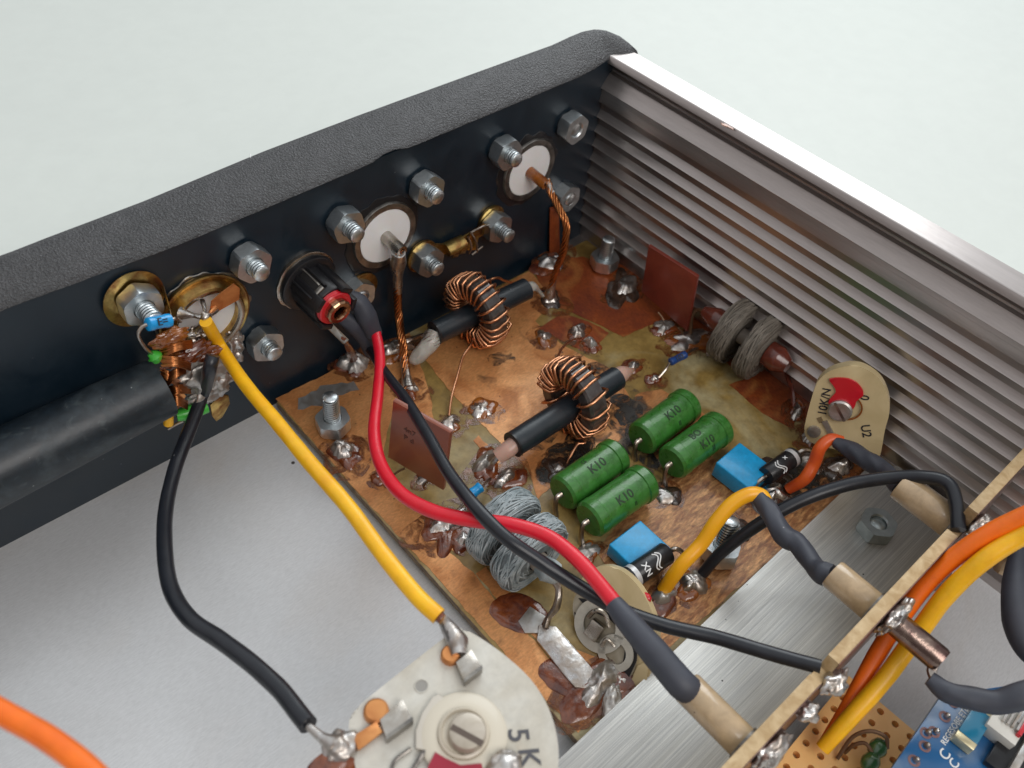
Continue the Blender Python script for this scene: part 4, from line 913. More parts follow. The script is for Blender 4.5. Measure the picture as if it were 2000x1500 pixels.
# ================================================================== LITZ CHOKES
def litz(label, c0, c1, R_, th, m, seed, group='litz chokes of two honeycomb pies'):
    c0, c1 = Vector(c0), Vector(c1); ax = (c1 - c0).normalized(); t = thing('litz_choke', label, 'coil', ((c0.x + c1.x) / 2, (c0.y + c1.y) / 2, ZB), group=group)
    rnd = random.Random(seed)
    bm = nb(); lathe(bm, c0 - ax * .45, ax, [(0, 0), (0, .17), ((c1 - c0).length + .9, .17), ((c1 - c0).length + .9, 0)], 24); mk('core_rod', bm, mat('rod_ceramic', (.34, .30, .25), .6, c2=(.25, .2, .17), nscale=3), t)
    for c in (c0, c1):
        x, y, a = frame(ax)
        bm = nb(); lathe(bm, c - ax * th / 2, ax, [(0, .2), (0.02, R_ * .55), (.015, R_ * .86), (.06, R_ * .96), (th / 2, R_ * .985), (th - .06, R_ * .96), (th - .015, R_ * .86), (th - .02, R_ * .55), (th, .2)], 56, closed=True)
        body = mk('wound_pie', bm, m, t, sharp=70)
        bm = nb()
        # outer zigzag strands
        for s in range(58):
            ph = rnd.uniform(0, 6.28); nz = rnd.choice([1, 1, 2]); rr = R_ * rnd.uniform(.975, 1.015); of = rnd.uniform(-.9, .9) * th * .2
            a0 = rnd.uniform(0, 6.28); ln = rnd.uniform(1.6, 3.6); pts = []
            for k in range(22):
                an = a0 + ln * k / 21; zz = of + th * .34 * math.sin(an * nz + ph); e = abs(zz) / (th / 2); r2 = rr * (1 - .06 * max(0, e - .45) / .55)
                pts.append(c + ax * zz + (x * math.cos(an) + y * math.sin(an)) * r2)
            tube(bm, pts, rnd.uniform(.009, .019), 5, 0)
        # side face strands
        for side in (-1, 1):
            for s in range(34):
                a0 = rnd.uniform(0, 6.28); ln = rnd.uniform(1.2, 2.6); r0 = R_ * rnd.uniform(.42, .95); dr = R_ * rnd.uniform(-.18, .18); pts = []
                for k in range(14):
                    q = k / 13; an = a0 + ln * q; r2 = min(R_ * .97, max(.24, r0 + dr * math.sin(q * 3.1)))
                    pts.append(c + ax * side * (th / 2 - .012 - .03 * max(0, (r2 / R_ - .85) / .15)) + (x * math.cos(an) + y * math.sin(an)) * r2)
                tube(bm, pts, rnd.uniform(.009, .017), 5, 0)
        mk('litz_strands', bm, LITZ if m is LITZD2 else mat('brown_strand', (.12, .105, .085), .6, c2=(.20, .175, .145), nscale=5), body, sharp=80)
    return t, ax
ccA0, ccA1 = Zp(984, 1028, .66), Zp(1034, 1078, .66)
lA, axA = litz('grey litz choke crossed by the red and black wires at the front of the board', ccA0, ccA1, .71, .43, LITZD2, 5)
bm = nb(); tube(bm, [ccA1 + axA * .3, ccA1 + axA * .5, Zp(1083, 1135, .5)], [.18, .22, .07], 14, wob=.2); mk('cloth_tail', bm, LITZ, lA)
bm = nb(); tube(bm, [Zp(1080, 1130, .5), Zp(1092, 1152, .42), Zp(1086, 1185, .25), Zp(1072, 1205, .1), Zp(1066, 1225, .0)], [.055, .06, .065, .05, .06], 10, wob=.25); mk('bound_lead', bm, TINW, lA)
ccB0, ccB1 = Zp(1434, 646, .68), Zp(1484, 679, .68)
lB, axB = litz('dark grey litz choke with red-brown dipped ends beside the ribbed wall', ccB0, ccB1, .72, .37, LITZB, 8)
DIP = mat('red_brown_dip', (.17, .035, .018), .25, coat=.6, c2=(.10, .02, .012), nscale=4, bump=.4, bscale=8)
bm = nb(); tube(bm, [ccB0 - axB * .2, ccB0 - axB * .5, ccB0 - axB * .8], [.26, .25, .12], 18, wob=.1); mk('dipped_end', bm, DIP, lB)
bm = nb(); tube(bm, [ccB1 + axB * .2, ccB1 + axB * .45, ccB1 + axB * .7], [.27, .28, .16], 18, wob=.1); mk('dipped_end', bm, DIP, lB)
bm = nb(); tube(bm, [ccB1 + axB * .6, Zp(1530, 712, .3), Zp(1540, 740, .15), Zp(1548, 765, .08), Zp(1550, 800, ZB)], [.1, .05, .045, .04, .06], 8, wob=.3); mk('bound_lead', bm, DIP, lB)
bm = nb(); tube(bm, [ccB0 - axB * .7, Zp(1362, 605, .6), Zp(1352, 618, .4), Zp(1348, 650, 0)], [.06, .04, .04, .05], 8, wob=.2); mk('bound_lead', bm, BROWNW, lB)

# ================================================================== TRIMMERS
def px_poly(pts, fn): return [fn(u, v) for u, v in pts]
def smo(pts, n=4):
    out = []; m_ = len(pts)
    for i in range(m_):
        a, b, c, d = (Vector(pts[(i + k) % m_] + (0,)) for k in (-1, 0, 1, 2))
        for k in range(n):
            t_ = k / n; q = 0.5 * ((2 * b) + (c - a) * t_ + (2 * a - 5 * b + 4 * c - d) * t_ * t_ + (3 * b - a - 3 * c + d) * t_ ** 3); out.append((q.x, q.y))
    return out
# (a) cream trimmer standing at the wall
A0 = Zp(1575, 870, .0); A1 = Zp(1720, 920, .0)
A0 = Vector((4.25, -7.30, 0)); A1 = Vector((4.80, -8.55, 0))
nn = (A1 - A0).cross(Vector((0, 0, 1))).normalized()
if nn.dot(CP - A0) < 0: nn = -nn
# the face leans back a little
A0c = A0
def Tp(u, v, d=0.0): return hit(u, v, A0c + nn2 * d, nn2)
nn2 = (nn * math.cos(rad(14)) + Vector((0, 0, 1)) * math.sin(rad(14))).normalized()
t = thing('preset_trimmer', 'cream round trimmer with red wiper marked 10K/N, leaning at the ribbed wall', 'trimmer', (5.0, -8.0, ZB), group='preset trimmers')
outl = [(1572, 850), (1574, 820), (1590, 762), (1600, 742), (1620, 725), (1648, 716), (1672, 714), (1700, 726), (1722, 746), (1735, 776), (1737, 806), (1728, 842), (1718, 892), (1700, 905), (1640, 880), (1590, 868)]
bm = nb(); prism(bm, px_poly(smo(outl), Tp), -nn2 * .20, .02); mk('ceramic_body', bm, CREAM, t, sharp=30)
bm = nb(); prism(bm, px_poly([(1650, 712), (1680, 710), (1708, 728), (1728, 752), (1738, 778), (1716, 770), (1690, 740)], lambda u, v: Tp(u, v, -.22)), -nn2 * .05); mk('back_plate', bm, BLKP, t)
bm = nb(); prism(bm, px_poly(smo([(1620, 739), (1646, 737), (1668, 742), (1684, 758), (1686, 772), (1674, 780), (1668, 796), (1650, 804), (1630, 796), (1618, 786), (1626, 772), (1634, 764), (1628, 752)]), lambda u, v: Tp(u, v, .012)), nn2 * .035, .01); mk('red_wiper', bm, REDP, t)
hc = Tp(1641, 800, .03)
bm = nb(); lathe(bm, hc, nn2, [(0, 0), (0, .22), (.07, .22), (.10, .19), (.10, 0)], 30); sc_ = mk('slotted_screw', bm, SOLDM, t)
xx, yy, zz = frame(nn2); dr = (Tp(1652, 822, .13) - Tp(1630, 780, .13)).normalized(); wd = nn2.cross(dr)
bm = nb(); box(bm, hc + nn2 * .10, (.42, .05, .012), axes=(dr, wd, nn2)); mk('slot', bm, DARKM, sc_)
bm = nb(); lathe(bm, Tp(1655, 795, .01), nn2, [(0, .24), (.02, .27), (.03, .27), (.03, .24)], 36, closed=True); mk('amber_ring', bm, FLUXA, t)
bm = nb(); lathe(bm, Tp(1590, 842, .0), nn2, [(0, 0), (0, .13), (.05, .12), (.06, .08), (.06, 0)], 24); mk('rivet', bm, SOLDM, t)
bm = nb(); box(bm, Tp(1602, 820, .0), (.12, .09, .02), axes=(dr, wd, nn2)); mk('slot_mark', bm, mat('dark_recess', (.2, .14, .07), .7), t)
bm = nb(); box(bm, Tp(1617, 835, .02), (.10, .30, .03), axes=(wd, dr, nn2)); mk('terminal_strip', bm, SOLDM, t)
def tri_text(s, u, v, ru, rv, uu, uv, size, fn, parent, n, m):
    o = fn(u, v, .006); r = fn(u + ru, v + rv, .006) - o; up = fn(u + uu, v + uv, .006) - o
    bm = text_bm(s, size, .003); r = r.normalized(); up = (up - r * up.dot(r)).normalized()
    for q in bm.verts: q.co = o + r * q.co.x + up * q.co.y + n * q.co.z
    return mk('printed_mark', bm, m, parent, smooth=False)
tri_text('10K/N', 1611, 785, 4, -20, -20, -6, .22, Tp, t, nn2, INKB)
tri_text('0', 1690, 777, 4, -20, -20, -6, .22, Tp, t, nn2, INKB)
tri_text('U2', 1691, 842, 4, 20, 20, -4, .23, Tp, t, nn2, INKB)
# (b) trimmer at the front, seen from behind
B0 = Zp(1246, 1352, -.05); B1 = Zp(1150, 1222, -.05)
nb2 = Vector((-1, -.12, 0)).normalized()
nb3 = (nb2 * math.cos(rad(38)) + Vector((0, 0, 1)) * math.sin(rad(38))).normalized()
def Sp(u, v, d=0.0): return hit(u, v, Vector((-1.35, -8.3, .35)) + nb3 * d, nb3)
t = thing('preset_trimmer', 'ivory trimmer seen from its metal back, standing behind the black heat-shrink tube', 'trimmer', (-1.3, -8.3, ZB), group='preset trimmers')
o2 = [(1122, 1210), (1120, 1170), (1138, 1128), (1165, 1108), (1200, 1108), (1235, 1132), (1262, 1170), (1282, 1225), (1280, 1280), (1262, 1330), (1228, 1352), (1190, 1340), (1160, 1300), (1138, 1262)]
bm = nb(); prism(bm, px_poly(smo(o2), lambda u, v: Sp(u, v, -.10)), -nb3 * .18, .02); mk('ceramic_body', bm, CREAM, t, sharp=30)
o3 = [(1122, 1212), (1122, 1168), (1150, 1142), (1190, 1160), (1225, 1200), (1245, 1260), (1238, 1310), (1215, 1330), (1180, 1310), (1150, 1275)]
bm = nb(); prism(bm, px_poly(smo(o3), lambda u, v: Sp(u, v, -.06)), -nb3 * .03); mk('back_plate', bm, mat('worn_ivory', (.42, .38, .30), .45, c2=(.3, .26, .19), nscale=3), t)
for q in ([(1130, 1168), (1162, 1172), (1200, 1200), (1214, 1232), (1192, 1210), (1150, 1190)], [(1122, 1195), (1132, 1205), (1146, 1245), (1130, 1235)], [(1222, 1262), (1245, 1250), (1244, 1290), (1228, 1325), (1205, 1334), (1216, 1300)]):
    bm = nb(); prism(bm, px_poly(q, lambda u, v: Sp(u, v, -.055)), nb3 * .012); mk('carbon_track', bm, BLKP, t)
bm = nb(); lathe(bm, Sp(1172, 1222, -.04), nb3, [(0, .28), (0, .44), (.03, .44), (.03, .28)], 44, closed=True); mk('metal_ring', bm, IVORY, t)
bm = nb(); lathe(bm, Sp(1203, 1275, -.04), nb3, [(0, .18), (0, .30), (.03, .30), (.03, .18)], 44, closed=True); mk('metal_ring', bm, IVORY, t)
xs2, ys2, zs2 = frame(nb3)
bm = nb(); box(bm, Sp(1162, 1230, .05), (.30, .24, .16), .02, axes=(xs2, ys2, nb3)); mk('folded_terminal', bm, NICK, t)
bm = nb(); tube(bm, [Sp(1150, 1205, .02), Sp(1165, 1192, .08), Sp(1182, 1200, .05), Sp(1190, 1225, .03)], .035, 8); mk('spring_contact', bm, NICK, t)
bm = nb(); tube(bm, [Sp(1200, 1262, .02), Sp(1185, 1248, .08), Sp(1176, 1262, .05)], .03, 8); mk('spring_contact', bm, NICK, t)
bm = nb(); prism(bm, px_poly([(1245, 1300), (1268, 1290), (1262, 1332), (1236, 1352), (1228, 1340)], lambda u, v: Sp(u, v, -.05)), -nb3 * .1, .01); mk('ceramic_foot', bm, CREAM, t)
bm = nb(); lump(bm, Sp(1210, 1330, -.02), (.14, .12, .12), seed=4, amp=.4); mk('solder_lump', bm, SOLD, t, sharp=60)
bm = nb(); lump(bm, Sp(1262, 1165, -.2), (.06, .1, .06), seed=4, amp=.2); mk('red_wiper', bm, REDP, t)
# (c) large ivory trimmer hanging at the bottom
ZT = 3.0
def Cp(u, v, d=0.0): return Zp(u, v, ZT + d)
t = thing('preset_trimmer', 'large ivory trimmer marked 5 K in the foreground, held by the yellow and black wires', 'trimmer', Cp(890, 1400, -.6), group='preset trimmers')
o4 = [(690, 1392), (720, 1362), (875, 1240), (900, 1230), (925, 1238), (980, 1275), (1035, 1325), (1070, 1380), (1088, 1440), (1090, 1500), (1075, 1565), (1030, 1620), (960, 1655), (880, 1660), (800, 1640), (735, 1595), (700, 1520), (684, 1440), (682, 1410)]
bm = nb(); prism(bm, px_poly(smo(o4), Cp), (0, 0, -.16), .02); mk('ceramic_body', bm, IVORY, t, sharp=30)
up3 = Vector((0, 0, 1))
for u, v, r in ((880, 1282, .125), (735, 1392, .15)):
    bm = nb(); lathe(bm, Cp(u, v), up3, [(0, 0), (0, r), (.07, r * .96), (.09, r * .8), (.09, 0)], 28); mk('copper_rivet', bm, FOIL, t)
bm = nb(); lathe(bm, Cp(823, 1340), up3, [(0, 0), (.004, .075), (.004, 0)], 20); mk('blind_hole', bm, mat('hole_grey', (.28, .27, .25), .8), t)
bm = nb(); lathe(bm, Cp(823, 1340), up3, [(0, .072), (.012, .075), (.012, .085), (0, .09)], 24, closed=True); mk('hole_rim', bm, IVORY, t)
for q in ([(890, 1300), (920, 1275), (940, 1308), (905, 1335)], [(742, 1412), (786, 1372), (806, 1408), (754, 1446)]):
    bm = nb(); prism(bm, [Cp(u, v, .02) for u, v in q], (0, 0, .10), .012); tb = mk('folded_terminal', bm, NICK, t)
    bm = nb(); a_, b_ = Cp(*q[3], .02), Cp(*q[2], .02); prism(bm, [a_, b_, b_ + Vector((0, 0, .14)), a_ + Vector((0, 0, .14))], (-.02, -.04, 0)); mk('terminal_lip', bm, DARKM, tb)
bm = nb(); lathe(bm, Cp(905, 1438, 0), up3, [(0, .25), (0, .50), (.05, .50), (.08, .46), (.08, .30), (.05, .27)], 48, closed=True); mk('wiper_disc', bm, mat('ivory_wiper', (.60, .55, .45), .4, coat=.2), t)
bm = nb(); lathe(bm, Cp(905, 1438, 0), up3, [(.0, 0), (.0, .29), (.12, .29), (.14, .26), (.10, .24), (.10, 0)], 48); mk('slotted_boss', bm, mat('ivory_boss', (.58, .52, .42), .35, coat=.3), t)
dr = (Cp(945, 1440, .15) - Cp(890, 1410, .15)).normalized(); wd = up3.cross(dr)
bm = nb(); lathe(bm, Cp(912, 1436, .09), up3, [(0, 0), (0, .225), (.10, .22), (.14, .20), (.15, .17), (.15, 0)], 36); bs_ = mk('slotted_screw', bm, mat('worn_rotor', (.50, .45, .38), .36, .25, c2=(.38, .33, .26), nscale=3, coat=.2, bump=.15, bscale=8), t)
bm = nb(); box(bm, Cp(912, 1436, .236), (.40, .07, .012), axes=(dr, wd, up3)); mk('slot', bm, mat('slot_shadow', (.10, .075, .06), .7), bs_)
bm = nb(); lathe(bm, Cp(905, 1438, .09), up3, [(0, 0), (.006, .24), (.006, 0)], 30); mk('boss_recess', bm, mat('brown_recess', (.16, .11, .08), .7), t)
q = [(850, 1470), (870, 1482), (900, 1496), (940, 1492), (950, 1530), (850, 1540), (835, 1500)]
bm = nb(); prism(bm, [Cp(u, v, .085) for u, v in q], (0, 0, .02)); mk('crimson_mark', bm, CRIM, t)
bm = nb(); q = [(845, 1365), (858, 1358), (868, 1372), (905, 1374), (950, 1384), (900, 1400), (862, 1425), (840, 1470), (812, 1465), (812, 1430), (825, 1395)]
prism(bm, [Cp(u, v, .01) for u, v in q], (0, 0, .06), .012); mk('wiper_wing', bm, mat('ivory_wing', (.56, .52, .45), .35, coat=.2), t)
bm = nb(); tube(bm, [Cp(765, 1520, .02), Cp(770, 1488, .03), Cp(803, 1462, .03)], .022, 6); mk('engraved_line', bm, DARKM, t)
bm = nb(); tube(bm, [Cp(800, 1515, .02), Cp(822, 1478, .05), Cp(832, 1466, .05)], .03, 6); mk('engraved_line', bm, DARKM, t)
bm = nb(); prism(bm, [Cp(u, v, .03) for u, v in [(690, 1440), (735, 1412), (748, 1432), (700, 1468)]], (0, 0, .05), .01); mk('copper_tab', bm, FOIL, t)
bm = nb(); lump(bm, Cp(664, 1462, .0), (.21, .18, .13), seed=11, amp=.35, freq=1.3, sub=4); mk('solder_blob', bm, SOLD, t)
bm = nb(); lump(bm, Cp(650, 1500, -.05), (.28, .2, .12), seed=14, amp=.3, freq=1.5, sub=4); mk('flux_mass', bm, FLUX, t)
bm = nb(); tube(bm, [Cp(602, 1418, .0), Cp(628, 1440, .03), Cp(655, 1456, .05)], [.045, .06, .11], 12); mk('tinned_core', bm, SOLD, t)
bm = nb(); tube(bm, [Cp(862, 1208, .0), Cp(878, 1228, .06), Cp(893, 1252, .08), Cp(897, 1280, .08)], [.06, .10, .13, .09], 12, wob=.3); mk('solder_blob', bm, SOLD, t)
bm = nb(); lump(bm, Cp(985, 1500, .12), (.22, .18, .12), seed=19, amp=.15, sub=4); mk('solder_blob', bm, SOLD, t)
tri_text('5', 1011, 1436, 3, 22, 22, -5, .34, Cp, t, up3, mat('grey_ink', (.07, .07, .08), .5))
tri_text('K', 1032, 1480, 3, 22, 22, -5, .34, Cp, t, up3, MATS['grey_ink'])

# ================================================================== VERTICAL DIVIDER BOARD (seen from above, edge on)
zb_ = 2.62
dv = thing('divider_board', 'tan laminate board standing on edge with two notches for wires', 'circuit board', (1.0, -10.6, 0))
yA, yB = -10.53, -10.70
def dvx(u, v): return Zp(u, v, zb_).x
xr, xn1, xn2, xm1, xm2 = 5.3, dvx(1886, 985), dvx(1850, 1030), dvx(1628, 1285), dvx(1600, 1330)
zn = zb_ - .42
pr_ = [(-5.5, .1), (5.3, .1), (5.3, zb_), (xn1, zb_), (xn1 - .02, zn), (xn2 + .02, zn), (xn2, zb_ - .02), (xm1, zb_ - .02), (xm1 - .03, zn + .1), (xm2 + .03, zn + .1), (xm2, zb_ - .02), (-5.5, zb_ - .02)]
bm = nb(); prism(bm, [Vector((x, yA, z)) for x, z in pr_], (0, yB - yA, 0), .006); mk('laminate', bm, TAN, dv, sharp=30)
bm = nb(); prism(bm, [Vector((x * .999, yB, z - .02 if z > 1 else z + .02)) for x, z in pr_], (0, -.012, 0)); mk('copper_face', bm, mat('dull_tin_copper', (.30, .20, .17), .35, .8, c2=(.16, .09, .08), nscale=3, bump=.3, bscale=8), dv)
for u, v, sx_, sz_, sd in ((1895, 1020, .26, .22, 1), (1612, 1318, .22, .16, 2), (1735, 1190, .30, .26, 3), (1505, 1460, .3, .2, 5), (1560, 1375, .15, .12, 6)):
    p = Zp(u, v, zb_ - .35); p.y = yB - .1
    bm = nb(); lump(bm, p, (sx_, .13, sz_), seed=sd, amp=.4, freq=1.6, sub=4); mk('solder_lump', bm, SOLD, dv, sharp=60)

def feed(label, xpix, z, y0, y1, r, lab_dir=0):
    p = Zp(xpix[0], xpix[1], z); x = p.x
    t = thing('feedthrough_tube', label, 'feedthrough', (x, (y0 + y1) / 2, z), group='beige ceramic feedthrough tubes')
    bm = nb(); lathe(bm, (x, y0, z), (0, -1, 0), [(0, .10), (0, r * .93), (.03, r), (y0 - y1 - .02, r), (y0 - y1, r * .95), (y0 - y1, .1)], 32, closed=True); mk('ceramic_barrel', bm, BEIGE, t)
    bm = nb(); lathe(bm, (x, y1 + .03, z), (0, -1, 0), [(0, r), (0, r * 1.12), (.05, r * 1.12), (.05, r)], 32, closed=True); mk('solder_collar', bm, DARKM, t)
    return x
xF2 = feed('middle beige ceramic tube, fed by the grey sleeve from the short yellow wire', (1650, 1140), 2.12, -9.80, -10.52, .235)
xF1 = feed('nearest beige ceramic tube, fed by the black sleeve from the red wire', (1395, 1395), 2.2, -9.55, -10.52, .225)
xF3 = feed('farthest beige ceramic tube, next to the ribbed wall, fed by the red-orange wire', (1795, 975), 2.0, -9.55, -10.52, .26)
t = thing('feedthrough_stub', 'dark tinned tube end sticking out behind the standing tan board', 'feedthrough', (xF2, -11.1, 2.1))
bm = nb(); lathe(bm, (xF2 + .04, -10.7, 2.12), (0, -1, 0), [(0, 0), (0, .22), (.1, .19), (.85, .19), (.9, .17), (.9, .0)], 28, jag=.02); mk('tinned_tube', bm, mat('dark_tinned', (.32, .24, .2), .22, 1.0, c2=(.10, .05, .05), nscale=2.5, bump=.5, bscale=6), t)
bm = nb(); lump(bm, (xF2 + .04, -10.78, 2.14), (.32, .12, .30), seed=22, amp=.3, sub=4); mk('solder_lump', bm, SOLD, t, sharp=60)

# ================================================================== WIRES
def wire(label, pts, r, m, cat='wire', group='insulated hook-up wires', ends=None, seg=20, wob=.035):
    bm = nb(); tube(bm, pts, r, seg, 12, wob=wob); return solo('insulated_wire', bm, m, label, cat, group)
# long yellow wire
wire('long yellow wire from the left connector to the ivory 5 K trimmer', [Yp(402, 628, -.72), Zp(432, 680, 2.35), Zp(480, 752, 2.55), Zp(545, 830, 2.8), Zp(612, 912, 3.0), Zp(680, 990, 3.1), Zp(752, 1088, 3.12), Zp(815, 1165, 3.08), Zp(857, 1204, 3.02)], [.105, .11, .11, .112, .112, .112, .112], YELS)
bm = nb(); tube(bm, [Zp(852, 1197, 3.02), Zp(861, 1209, 3.02), Zp(866, 1214, 3.01)], [.075, .07, .05], 12, wob=.3); solo('burnt_wire_core', bm, FLUX, 'brown burnt core at the lower cut end of the long yellow wire', 'wire end')
# left black wire
wire('black wire looping over the bare floor from the left connector to the 5 K trimmer', [Yp(416, 694, -1.12), Yp(409, 722, -1.18), Zp(397, 768, 1.62), Zp(370, 840, 1.45), Zp(342, 915, 1.5), Zp(324, 995, 1.7), Zp(322, 1075, 2.0), Zp(334, 1150, 2.25), Zp(370, 1208, 2.45), Zp(430, 1250, 2.6), Zp(490, 1295, 2.75), Zp(545, 1345, 2.85), Zp(585, 1395, 2.95), Zp(602, 1416, 3.0)], .112, BLKW)
# red wire
wire('bright red wire sweeping from the power socket to the near sleeve', [Yp(733, 642, -1.02), Zp(742, 700, 1.35), Zp(738, 770, 1.45), Zp(731, 845, 1.6), Zp(745, 910, 1.75), Zp(785, 965, 1.95), Zp(850, 1000, 2.1), Zp(925, 1016, 2.25), Zp(1000, 1025, 2.35), Zp(1070, 1048, 2.4), Zp(1125, 1090, 2.45), Zp(1170, 1140, 2.45), Zp(1210, 1190, 2.45)], [.098, .10, .108, .11, .11, .11, .11, .112], REDW)
# second black wire from the socket
wire('long black wire crossing under the red wire to the near notch of the tan board', [Yp(722, 680, -.98), Zp(752, 728, 1.35), Zp(792, 780, 1.75), Zp(835, 850, 2.05), Zp(878, 925, 2.3), Zp(930, 992, 2.5), Zp(990, 1052, 2.5), Zp(1060, 1100, 2.3), Zp(1130, 1145, 2.12), Zp(1210, 1190, 2.02), Zp(1300, 1222, 2.0), Zp(1400, 1245, 2.05), Zp(1500, 1275, 2.15), Zp(1603, 1303, 2.3)], [.09, .10, .105, .105, .105, .1], BLKW)
# black arch wire
wire('black wire arching over the aluminium plate to the far notch of the tan board', [B(1372, 1120, .1), Zp(1410, 1078, .5), Zp(1480, 1025, 1.1), Zp(1560, 980, 1.5), Zp(1650, 948, 1.8), Zp(1740, 933, 2.1), Zp(1810, 932, 2.35), Zp(1852, 945, 2.45), Zp(1868, 985, 2.4), Zp(1872, 1035, 2.3)], [.10, .11, .11, .11, .11, .11], BLKW)
# short yellow
wire('short yellow wire rising from the board beside the front bolt', [B(1296, 1152, .08), Zp(1330, 1105, .55), Zp(1370, 1062, .85), Zp(1400, 1018, 1.2), Zp(1430, 984, 1.45), Zp(1462, 966, 1.6), Zp(1486, 968, 1.6), Zp(1496, 985, 1.6)], [.12, .125, .125, .125, .12], RUBY)
wire('short red-orange wire rising from the board beside the right diode', [B(1540, 955, .08), Zp(1572, 935, .35), Zp(1590, 905, .6), Zp(1602, 875, .9), Zp(1622, 858, 1.05), Zp(1645, 862, 1.05)], [.10, .12, .12, .11, .10], ORGR)
shrink('grey-black lumpy heat-shrink sleeve joining the short yellow wire to the middle beige tube', [Zp(1480, 968, 1.6), Zp(1502, 1000, 1.62), Zp(1532, 1045, 1.68), Zp(1558, 1062, 1.75), Zp(1590, 1105, 1.85), Zp(1608, 1120, 2.0), Vector((xF2, -9.83, 2.1))], [.12, .16, .165, .155, .15, .17, .15], 5, wob=.2)
shrink('grey-black lumpy heat-shrink sleeve joining the red-orange wire to the farthest beige tube', [Zp(1632, 864, 1.05), Zp(1665, 880, 1.15), Zp(1700, 903, 1.3), Zp(1735, 925, 1.5), Vector((xF3, -9.6, 1.9))], [.11, .165, .18, .16, .13], 6, wob=.2)
shrink('long smooth black heat-shrink sleeve on the end of the red wire', [Zp(1198, 1178, 2.45), Zp(1225, 1212, 2.45), Zp(1275, 1270, 2.42), Zp(1330, 1335, 2.36), Vector((xF1, -9.62, 2.22))], [.13, .165, .19, .20, .19], 7, wob=.03)
# orange and yellow pair at the right
wire('thick orange wire at the right, rising from the perforated board beside its yellow twin', [Zp(1608, 1448, .3), Zp(1655, 1380, .7), Zp(1700, 1300, 1.1), Zp(1752, 1215, 1.6), Zp(1820, 1128, 2.2), Zp(1900, 1062, 2.8), Zp(1985, 1015, 3.3), Zp(2080, 975, 3.8)], [.06, .11, .13, .135, .135, .135, .135], ORGW)
wire('thick amber-yellow wire at the right, rising from the perforated board', [Zp(1606, 1462, .4), Zp(1660, 1402, .8), Zp(1728, 1325, 1.2), Zp(1786, 1246, 1.6), Zp(1848, 1163, 2.2), Zp(1920, 1095, 2.8), Zp(1995, 1047, 3.2), Zp(2080, 1006, 3.7)], [.11, .13, .135, .135, .135, .135], YELS)
wire('blurred orange wire crossing the bottom left corner close to the camera', [Zp(-60, 1355, 5.2), Zp(10, 1395, 5.2), Zp(90, 1440, 5.25), Zp(160, 1492, 5.3), Zp(230, 1560, 5.35)], .105, ORGW)
wire('lumpy grey-sleeved wire leaving the tinned tube end towards the right edge', [Zp(1815, 1325, 2.0), Zp(1850, 1352, 2.0), Zp(1900, 1365, 2.1), Zp(1950, 1372, 2.2), Zp(2010, 1355, 2.4), Zp(2080, 1340, 2.5)], [.10, .15, .155, .17, .19, .2], SHRINK, group='insulated hook-up wires', wob=.15)
bm = nb(); tube(bm, [Vector((xF2 + .04, -11.55, 2.1)), Zp(1820, 1310, 2.0), Zp(1828, 1335, 2.0)], [.05, .07, .06], 8); solo('bare_lead', bm, TINW, 'short bare lead between tinned tube end and grey-sleeved wire', 'wire')
wire('black sleeved cable end cut off by the right edge of the frame', [Zp(1990, 1075, 1.8), Zp(1985, 1140, 1.8), Zp(1988, 1210, 1.75), Zp(2010, 1265, 1.7), Zp(2060, 1300, 1.7)], [.13, .2, .22, .2, .2], SHRINK)
bm = nb(); tube(bm, [Zp(1955, 1115, 1.2), Zp(1975, 1085, 1.5), Zp(1992, 1062, 1.75)], [.13, .15, .12], 12, wob=.2); solo('ceramic_bead', bm, BEIGE, 'beige ceramic bead beside the sleeved cable at the right edge', 'bead')
bm = nb(); lathe(bm, Zp(1818, 1135, -.3), (.3, .25, 1), [(0, 0), (0, .28), (.28, .27), (.38, .18), (.40, 0)], 28, jag=.03); solo('dark_bolt_head', bm, DARKM, 'dark rounded bolt head on the floor behind the tan board', 'bolt')

# ================================================================== PERFORATED BOARD
pf = thing('perforated_board', 'orange-yellow perforated board at the lower right with orange and yellow wires', 'circuit board', Zp(1640, 1420, 0))
ZPF = .15
o_ = Zp(1658, 1320, ZPF); ex = (Zp(1530, 1475, ZPF) - o_); ex.z = 0; Lx = ex.length; ex.normalize(); ey = (Zp(1775, 1412, ZPF) - o_); ey.z = 0; ey = (ey - ex * ey.dot(ex)).normalized()
pit = .26; nx_, ny_ = 12, 8; bm = nb()
th = .14; cache = {}
for i in range(nx_):
    for j in range(ny_):
        c = o_ + ex * (i + .5) * pit + ey * (j + .5) * pit; N = 16; sq = []; ci = []; cb = []
        for k in range(N):
            a = 2 * math.pi * k / N + math.pi / 4; m_ = max(abs(math.cos(a)), abs(math.sin(a)))
            so = ex * math.cos(a) / m_ * pit / 2 + ey * math.sin(a) / m_ * pit / 2
            sq.append(bm.verts.new(c + so)); q = ex * math.cos(a) * .055 + ey * math.sin(a) * .055
            ci.append(bm.verts.new(c + q)); cb.append(bm.verts.new(c + q - Vector((0, 0, th))))
        for k in range(N):
            k2 = (k + 1) % N; bm.faces.new((sq[k], sq[k2], ci[k2], ci[k])); bm.faces.new((ci[k], ci[k2], cb[k2], cb[k]))
bmesh.ops.remove_doubles(bm, verts=bm.verts, dist=.001)
mk('drilled_face', bm, PERF, pf, sharp=30)
bm = nb(); c = o_ + ex * nx_ * pit / 2 + ey * ny_ * pit / 2 - Vector((0, 0, .09)); box(bm, c, (nx_ * pit, ny_ * pit, .16), axes=(ex, ey, Vector((0, 0, 1)))); mk('board_core', bm, PERFH if False else PERF, pf)
bpy.data.objects.remove(bpy.data.objects['board_core'])
bm = nb()
for d_, e_ in ((ex * nx_ * pit, 0), (ey * ny_ * pit, 1)):
    pass
